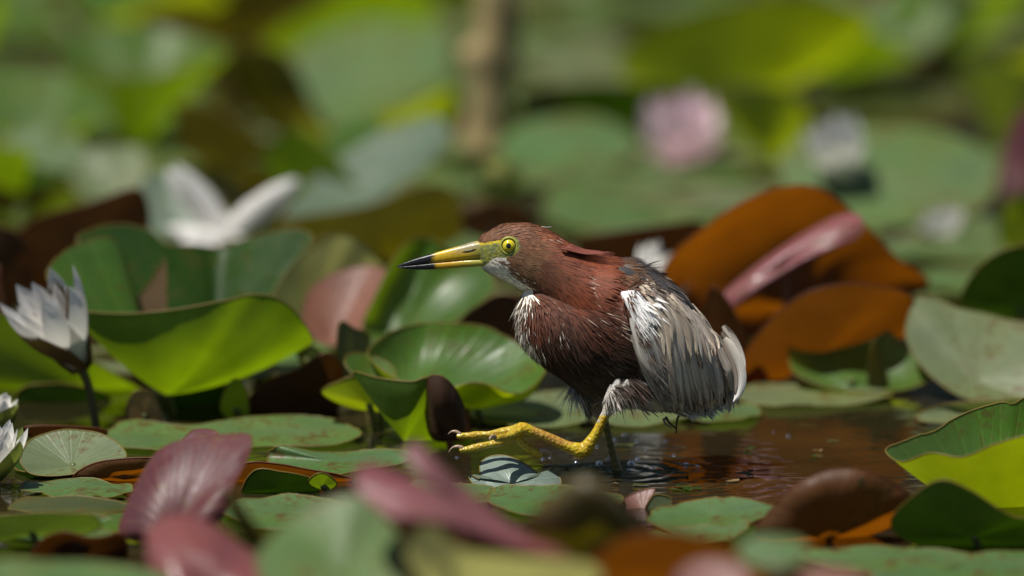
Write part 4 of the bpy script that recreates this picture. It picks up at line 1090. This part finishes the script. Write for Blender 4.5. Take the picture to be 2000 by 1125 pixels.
def big_feather(name, curve, width_px, c0, c1, lift0, lift1, parent, mirror=False, shaft=(.5, .45, .4), edge=None, seed=0, nseg=14, ncol=9, fray=.1):
    r = np.random.default_rng(seed)
    pts = catmull(curve, nseg)
    P3 = []; N3 = []
    lastY = None
    for i, p in enumerate(pts):
        t = i / (nseg - 1)
        h = hit(p[0], p[1], lift0 + (lift1 - lift0) * t)
        if h is None:
            Y = lastY if lastY is not None else -.03
            q = at(p[0], p[1], Y); nn = N3[-1] if N3 else Vector((0, -1, .2)).normalized()
        else:
            q, nn = h
            if lastY is not None and q.y > lastY + .006: q = at(p[0], p[1], lastY + .006)
        lastY = q.y
        P3.append(np.array(q)); N3.append(Vector(nn))
    P3 = np.array(P3)
    for _ in range(2):
        P3[1:-1] = (P3[:-2] + 2 * P3[1:-1] + P3[2:]) / 4
    Nn = np.array([tuple(v) for v in N3])
    for _ in range(3):
        Nn[1:-1] = (Nn[:-2] + 2 * Nn[1:-1] + Nn[2:]) / 4
    T = np.gradient(P3, axis=0); T /= np.linalg.norm(T, axis=1)[:, None]
    S = np.cross(Nn, T); S /= np.linalg.norm(S, axis=1)[:, None] + 1e-9
    Nn = np.cross(T, S)
    W = width_px * PX
    colf = 1 + r.normal(size=ncol) * .04
    ext = 1 + r.uniform(-fray, fray * .3, ncol)
    streak = 1 + r.normal(size=ncol) * .16
    V = []; Cc = []
    c0 = np.array(c0); c1 = np.array(c1)
    tt = np.linspace(0, 1, nseg)
    for i in range(nseg):
        t = tt[i]
        wv = W * min(1, (t + .05) / .2) ** .5 * max(0.0, 1 - max(0, (t - .6) / .4) ** 2.2) ** .6
        wv = max(wv, W * .04)
        for j in range(ncol):
            u = j / (ncol - 1) * 2 - 1
            tj = min(1, max(0, t * ext[j])); f = tj * (nseg - 1); a = min(int(f), nseg - 2); f -= a
            base = P3[a] * (1 - f) + P3[a + 1] * f
            p = base + S[i] * u * wv * .5 + Nn[i] * (.12 * W * (1 - u * u) - .03 * W * abs(u) + (.00025 if j % 2 else 0))
            V.append(p)
            c = (c0 * (1 - t) + c1 * t) * streak[j]
            if j == ncol // 2: c = c * .55 + np.array(shaft) * .45
            if edge is not None and j in (0, ncol - 1): c = np.array(edge)
            Cc.append(c * (1 + .05 * r.normal()))
    F = []
    for i in range(nseg - 1):
        for j in range(ncol - 1):
            a = i * ncol + j
            F.append((a, a + 1, a + ncol + 1, a + ncol))
    V = np.array(V)
    if mirror:
        V[:, 1] *= -1; F = [f[::-1] for f in F]
    o = mesh_obj(name, V, F, M['plume'], parent)
    set_col(o, Cc)
    return o

# wing bases: dense layer of short brown grey coverts under the long feathers
def wing(mirror):
    k = keep & wingz & (nrng.random(len(P)) < .25) & ((P[:, 1] > 0) if mirror else (P[:, 1] < 0)) & (fy > 540)
    o = blades('wing', P[k], N_[k], D[k], L[k] * 1.2, Wd[k] * 1.6, cols[k], lift=.12)
    del o['kind']
    r = random.Random(5)
    R_ = lambda a: r.uniform(-a, a)
    sd = 0
    def bf(name, cv, wpx, c0, c1, l0, l1, **kw):
        nonlocal sd
        sd += 1
        big_feather(name, cv, wpx, c0, c1, l0, l1, o, mirror=mirror, seed=sd, **kw)
    GREY = (.30, .255, .215); BUFF = (.50, .41, .30); BROWN = (.29, .215, .155); PALE = (.64, .56, .45); WHITE = (.80, .78, .74); DK = (.07, .063, .06)
    # flight feathers along the lower edge of the folded wing
    for q in range(9):
        t = q / 8
        x0, y0 = 1236 + 22 * t, 655 - 30 * t
        x1, y1 = 1312 + 70 * t, 808 - 22 * t + R_(4)
        bf('flight_feather', [(x0, y0), (x0 * .62 + x1 * .38 + 2, y0 * .62 + y1 * .38 + 14), (x1 - 10, y1 - 30), (x1, y1)], 30, GREY, (.15, .125, .11) if q % 2 else (.26, .22, .19), 1.2, 1.6 + t,
           edge=WHITE if q < 2 else (.42, .38, .33))
    # white shoulder
    for q in range(7):
        t = q / 6
        x0, y0 = 1220 + 20 * t, 574 - 4 * t
        bf('covert_feather', [(x0, y0), (x0 + 14, y0 + 20), (x0 + 24 + 8 * t, y0 + 44), (x0 + 32 + 10 * t, y0 + 66 + R_(8))], 17, (.88, .87, .85), (.82, .79, .75), 2.6, 3.2, shaft=(.85, .84, .82))
    for q in range(7):
        t = q / 6
        x0, y0 = 1236 + 20 * t, 620 + 4 * t
        bf('covert_feather', [(x0, y0), (x0 + 14, y0 + 40), (x0 + 24, y0 + 80), (x0 + 40, y0 + 118 + R_(10))], 20, (.62, .59, .54), (.34, .30, .25), 2.2, 3.0, edge=(.6, .56, .5))
    # long loose plumes from the shoulder and back hanging over the wing
    for q in range(84):
        t = r.random()
        x0 = 1258 + 92 * t + R_(6); y0 = 556 + 64 * t + R_(10)
        x1 = 1318 + 108 * t + R_(12); y1 = 782 - 14 * t + R_(26)
        if q % 4 == 0: x1, y1 = x0 + (x1 - x0) * .7, y0 + (y1 - y0) * .62
        c0 = (BROWN, GREY, BUFF)[q % 3]; c1 = (BUFF, BROWN, BUFF, PALE, GREY)[q % 5]
        bow = 12 + R_(6)
        bf('scapular_feather', [(x0, y0), (x0 + (x1 - x0) * .36 + bow, y0 + (y1 - y0) * .32), (x0 + (x1 - x0) * .74 + bow * .7, y0 + (y1 - y0) * .7), (x1, y1)], r.uniform(12, 24), c0, c1, 2.6, 4.2 + r.random() * 2.2,
           edge=PALE if q % 4 == 0 else None, fray=.2)
    # slate feathers of the mantle and back
    for q in range(40):
        t = q / 39
        x0 = 1212 + 186 * t + R_(6); base = 492 + 175 * t ** 1.35
        y0 = base + 10 + r.uniform(0, 34) * (1 - .45 * t)
        a = math.radians(30 + 32 * t + R_(6)); l = r.uniform(52, 84)
        c = (.038, .035, .036) if r.random() < .68 else (.13, .095, .07)
        bf('mantle_feather', [(x0, y0), (x0 + math.cos(a) * l * .5 + 3, y0 + math.sin(a) * l * .5), (x0 + math.cos(a + .15) * l, y0 + math.sin(a + .15) * l)], r.uniform(9, 16), c, tuple(v * 1.25 for v in c), 1.6, 2.6,
           edge=(.17, .13, .10) if q % 3 == 0 else None, shaft=(.05, .05, .05))
    # white tips at the end of the wing
    for (cv, wd, ca_, cb_) in (([(1415, 660), (1436, 690), (1450, 728), (1446, 765), (1432, 785)], 18, PALE, WHITE), ([(1405, 680), (1422, 715), (1430, 752), (1424, 797)], 20, GREY, PALE), ([(1398, 690), (1412, 730), (1416, 770), (1410, 802)], 16, PALE, WHITE),
                               ([(1360, 720), (1380, 755), (1396, 778), (1402, 794)], 20, BUFF, PALE), ([(1350, 735), (1368, 770), (1388, 792)], 18, BUFF, PALE), ([(1412, 672), (1430, 705), (1440, 740), (1436, 772)], 12, BROWN, GREY)):
        bf('tertial_feather', cv, wd, ca_, cb_, 2.6, 3.5, fray=.12)
    return o
wing(False); wing(True)

# tail and loose under tail feathers
for q in range(7):
    r = random.Random(40 + q)
    big_feather('tail_feather', [(1375 + q * 3, 730), (1400 + q * 2, 765), (1408 + q * 3, 800 + r.uniform(-8, 6))], 20, (.5, .46, .4), (.72, .69, .63), .5, .8, bird, seed=q, fray=.15)
for q in range(26):
    r = random.Random(70 + q)
    x0 = 1205 + r.uniform(0, 105); y0 = 768 + r.uniform(0, 18)
    ln = r.uniform(36, 62)
    big_feather('vent_feather', [(x0, y0), (x0 + ln * .5, y0 + ln * .25), (x0 + ln, y0 + ln * .55 + r.uniform(-6, 8))], r.uniform(8, 14), (.58, .55, .50), (.66, .63, .57) if q % 3 else (.42, .38, .33), 1.8, 3.0, bird, seed=200 + q, fray=.3, nseg=8)
for q in range(10):
    r = random.Random(170 + q)
    x0 = 1208 + r.uniform(-14, 22); y0 = 738 + r.uniform(0, 18)
    big_feather('thigh_feather', [(x0, y0), (x0 - 10, y0 + 26), (x0 - 18, y0 + 48 + r.uniform(-6, 6))], r.uniform(9, 14), (.45, .43, .39), (.56, .52, .46), 1.0, 1.2, bird, seed=300 + q, fray=.25, nseg=7)
# crest plumes lying over the back, dark wisps under the tail
def wisp(name, cv, Y, r0, r1, col, parent=bird):
    c = catmull([tuple(at(p[0], p[1], Y)) for p in cv], 12)
    V, F = tube(c, np.linspace(r0, r1, 12), 6)
    o = mesh_obj(name, V, F, M['plume'], parent); set_col(o, [col] * len(V)); return o
for q in range(16):
    r = random.Random(q + 900)
    wisp('crest_plume', [(1105 + r.uniform(-10, 10), 477 + q * .6), (1140, 487 + q * .6), (1172, 491 + q * .4), (1190 + r.uniform(-24, 14), 491 + q * .7 + r.uniform(-2, 2))], -.004 - .0011 * q, .0007, .0002, (.17, .05, .035))
wisp('crown_wisp', [(1058, 443), (1068, 444), (1077, 443)], -.006, .0005, .0002, (.4, .33, .3))
for (cv, c) in (([(1345, 788), (1330, 805), (1322, 822), (1321, 846)], (.10, .06, .04)), ([(1342, 790), (1352, 800), (1374, 811)], (.10, .07, .05)), ([(1300, 815), (1308, 826), (1321, 838)], (.12, .09, .07)), ([(1296, 818), (1300, 828), (1312, 836)], (.3, .27, .22))):
    wisp('vent_wisp', cv, -.01, .0013, .0006, c)

# ---- bill
def bill(name, top, bot, hw, colf, Y=0.0, mat=None):
    T = catmull(top, 40); B = catmull(bot, 40); Wv = catmull([(h, 0) for h in hw], 40)[:, 0]
    V = []; F = []; Cc = []; n = 18
    for i in range(40):
        t = np.array(at(T[i][0], T[i][1], Y)); b = np.array(at(B[i][0], B[i][1], Y)); c = (t + b) / 2; h = (t - b) / 2
        for k in range(n):
            a = 2 * math.pi * k / n
            ca_, sa_ = math.cos(a), math.sin(a)
            e_ = lambda q: math.copysign(abs(q) ** .62, q)
            flatv = e_(ca_) if (ca_ < 0) == (name == 'upper_bill') else ca_
            p = c + h * flatv + np.array([0, -Wv[i] * mm, 0]) * e_(sa_)
            V.append(p); X, Yp = proj(p); Cc.append(colf(X, Yp, math.cos(a)))
    for i in range(39):
        for k in range(n):
            F.append((i * n + k, i * n + (k + 1) % n, (i + 1) * n + (k + 1) % n, (i + 1) * n + k))
    F.append(tuple(range(n))); F.append(tuple(39 * n + k for k in range(n))[::-1])
    o = mesh_obj(name, V, F, mat, bird); set_col(o, Cc)
    return o
M['bill'] = attr_mat('heron_bill', rough=.3, spec=.5, bump_scale=700, bump=.1)
br = random.Random(8)
def upcol(x, y, ca_):
    x2 = x + math.sin(y * .8) * 2
    k = min(1, max(0, (x2 - 843 + (y - 505) * .25) / 7))
    base = np.array((.66, .42, .025)) * (1 - .25 * max(0, math.sin(x * .5) * .4))
    g_ = min(1, max(0, (x - 872 + 4 * math.sin(y * 1.3)) / 34)) * min(1, max(0, (ca_ + .1) / .5)) * .75
    base = base * (1 - g_) + np.array((.19, .21, .18)) * g_
    o_ = min(1, max(0, (x - 905 + 6 * math.sin(y * .5)) / 35)) * min(1, max(0, (.45 - ca_) / .5))
    base = base * (1 - o_) + np.array((.40, .36, .06)) * o_
    q_ = min(1, max(0, (x - 922) / 26)); base = base * (1 - q_) + np.array((.24, .23, .05) if y > 477 else (.52, .40, .03)) * q_
    return np.array((.010, .011, .014)) * (1 - k) + base * k
def locol(x, y, ca_):
    k = min(1, max(0, (x - 846 + (y - 515) * -.3) / 7))
    base = np.array((.58, .34, .02)) * (.9 + .1 * ca_)
    o_ = min(1, max(0, (x - 880) / 45)); base = base * (1 - o_) + np.array((.36, .33, .05)) * o_
    return np.array((.010, .011, .014)) * (1 - k) + base * k
bill('upper_bill', [(776, 519.5), (790, 513), (815, 504), (845, 495), (880, 485), (905, 478), (930, 471), (972, 468)], [(776, 521.5), (790, 520.3), (815, 517.3), (845, 513.5), (880, 509.5), (905, 507), (930, 505), (976, 504)],
     (.3, 1.0, 1.9, 2.9, 3.9, 4.8, 6.0, 6.2), upcol, mat=M['bill'])
bill('lower_bill', [(777, 521.5), (790, 520), (815, 517), (845, 513), (880, 509.5), (905, 506.5), (930, 504.5), (974, 504)], [(777, 522.5), (790, 524.8), (815, 526.5), (845, 526), (880, 523.5), (905, 521.5), (930, 520), (966, 516)],
     (.3, .95, 1.8, 2.75, 3.7, 4.6, 5.8, 6.0), locol, mat=M['bill'])
V, F = tube([tuple(at(x, y, Yq * mm)) for x, y, Yq in ((902, 492.5, -4.5), (912, 490.5, -4.9), (922, 488, -5.5), (930, 486.5, -5.9))], [.0002, .0007, .0007, .0002], 8)
mesh_obj('nostril', V, F, simple_mat('nostril_dark', (.05, .035, .01), .4), bird)

# ---- eye
def eye(mirror):
    h = hit(994, 480, 0)
    q, nn = h
    q = Vector(q)
    ax = Vector((-.10, -1, .10)).normalized()
    if mirror: q.y *= -1; ax.y *= -1
    Rr = .0066
    c = q - ax * (Rr * .55)
    V = []; F = []; mi = []; nu, nv = 28, 22
    e1 = ax.orthogonal().normalized(); e2 = ax.cross(e1)
    for i in range(nv + 1):
        th_ = math.pi * i / nv * .72
        for k in range(nu):
            a = 2 * math.pi * k / nu
            V.append(c + (ax * math.cos(th_) + (e1 * math.cos(a) + e2 * math.sin(a)) * math.sin(th_)) * Rr)
    for i in range(nv):
        s_ = math.sin(math.pi * (i + .5) / nv * .72) * Rr / PX
        for k in range(nu):
            F.append((i * nu + k, i * nu + (k + 1) % nu, (i + 1) * nu + (k + 1) % nu, (i + 1) * nu + k))
            mi.append(0 if s_ < 5.6 else 1 if s_ < 12.6 else 0)
    ms = [M['pupil'], M['iris']]
    o = mesh_obj('eye', V, F, ms, bird, midx=mi)
    # fleshy ring round the eye
    V = []; F = []; n1, n2 = 32, 10
    for i in range(n1):
        a = 2 * math.pi * i / n1
        rd = e1 * math.cos(a) + e2 * math.sin(a)
        for k in range(n2):
            b = 2 * math.pi * k / n2
            V.append(c + ax * (Rr * .50 + .0009 * math.sin(b)) + rd * (.0063 + .0010 * math.cos(b)))
    for i in range(n1):
        for k in range(n2):
            F.append((i * n2 + k, ((i + 1) % n1) * n2 + k, ((i + 1) % n1) * n2 + (k + 1) % n2, i * n2 + (k + 1) % n2))
    mesh_obj('eye_ring', V, F, M['eyering'], o)
M['pupil'] = simple_mat('pupil', (.006, .006, .006), .06, .8, bump=0)
M['iris'] = simple_mat('iris', (.62, .52, .02), .08, .8, noise=.2, scale=600, bump=0)
M['eyering'] = simple_mat('eye_ring', (.33, .34, .05), .4, .4, noise=.3, scale=500)
eye(False); eye(True)

# ---- claws
M['claw'] = simple_mat('claw', (.32, .22, .15), .3, .5, noise=.3, scale=400)
def claw(cv, r0):
    c = catmull([tuple(at(p[0], p[1], p[2] * mm)) for p in cv], 12)
    V, F = tube(c, np.linspace(r0, .0002, 12), 10)
    mesh_obj('claw', V, F, M['claw'], bird)
claw([(899, 849, -32), (891, 843, -32), (882, 843, -32), (875, 848, -32)], .0019)
claw([(903, 875, -47), (893, 872, -47), (883, 875, -47), (876, 883, -47)], .0019)
claw([(966, 853, -65), (961, 852, -70), (957, 856, -74), (957, 862, -75)], .0019)
claw([(1056, 882, -36), (1066, 879, -37), (1076, 887, -37), (1081, 904, -37)], .0026)

# ---------------------------------------------------------------- bubbles on the water
def glassy():
    m, t, N, L = new_mat('bubble_film')
    out = N.new('ShaderNodeOutputMaterial'); g = N.new('ShaderNodeBsdfGlossy'); g.inputs['Roughness'].default_value = .08
    tr = N.new('ShaderNodeBsdfTransparent'); fr = N.new('ShaderNodeFresnel'); fr.inputs['IOR'].default_value = 1.7
    mx = N.new('ShaderNodeMixShader'); L.new(fr.outputs[0], mx.inputs[0]); L.new(tr.outputs[0], mx.inputs[1]); L.new(g.outputs[0], mx.inputs[2])
    L.new(mx.outputs[0], out.inputs['Surface'])
    return m
M['bubble'] = glassy()
def bubble_mesh():
    V = []; F = []
    nu, nv = 14, 7
    for i in range(nv):
        th_ = math.pi / 2 * i / (nv - 1) * 1.05
        for k in range(nu):
            a = 2 * math.pi * k / nu
            V.append((math.cos(a) * math.sin(th_), math.sin(a) * math.sin(th_), math.cos(th_) * .85))
    for i in range(nv - 1):
        for k in range(nu):
            F.append((i * nu + k, i * nu + (k + 1) % nu, (i + 1) * nu + (k + 1) % nu, (i + 1) * nu + k))
    return mesh_obj('bubble', V, F, M['bubble'])
b0 = bubble_mesh(); first = True
r = random.Random(9)
for (x, y, s) in [(1170, 905, 9), (1188, 898, 7), (1232, 905, 10), (1245, 897, 8), (1228, 918, 6), (1275, 912, 5), (1340, 908, 9), (1362, 911, 6), (1316, 890, 6), (1060, 897, 7), (1075, 894, 6), (1125, 903, 6), (1200, 860, 7), (1220, 850, 7), (1245, 862, 6), (1540, 852, 6),
                  (1445, 915, 3), (1428, 930, 3), (1510, 845, 4), (1590, 928, 3), (1165, 872, 6), (1262, 880, 5), (1300, 862, 5), (892, 894, 6)]:
    o = b0 if first else b0.copy()
    if not first: COL.objects.link(o)
    first = False
    p = on_water(x, y); o.location = (p.x, p.y, -.0004); k = s * PX * .75; o.scale = (k, k, k)
    tag(o, 'tiny clear bubble floating on the dark open water', 'bubble', 'bubbles on the open water')

# ---------------------------------------------------------------- scraps of dead leaf and weed on the open water
r = random.Random(31)
scrap_mats = [M['brown'], M['olive'], M['tan'], M['deep']]
for q in range(24):
    x, y = r.uniform(1100, 1700), r.uniform(848, 962)
    p = on_water(x, y, .0012); R0 = r.uniform(.0025, .008); n = 9
    V = [tuple(p + Vector((0, 0, .0008)))]; a0 = r.uniform(0, 6.28)
    for k in range(n):
        a = a0 + 2 * math.pi * k / n; rr = R0 * r.uniform(.45, 1.1)
        V.append(tuple(p + Vector((math.cos(a) * rr * 1.5, math.sin(a) * rr, r.uniform(-.0006, .0016)))))
    F = [(0, 1 + k, 1 + (k + 1) % n) for k in range(n)]
    o = mesh_obj('leaf_scrap', V, F, scrap_mats[q % 4], origin=tuple(p))
    o.data.uv_layers.new(name='UVMap')
    tag(o, 'little scrap of dead leaf drifting on the open water', 'leaf scrap', 'leaf scraps on the open water')
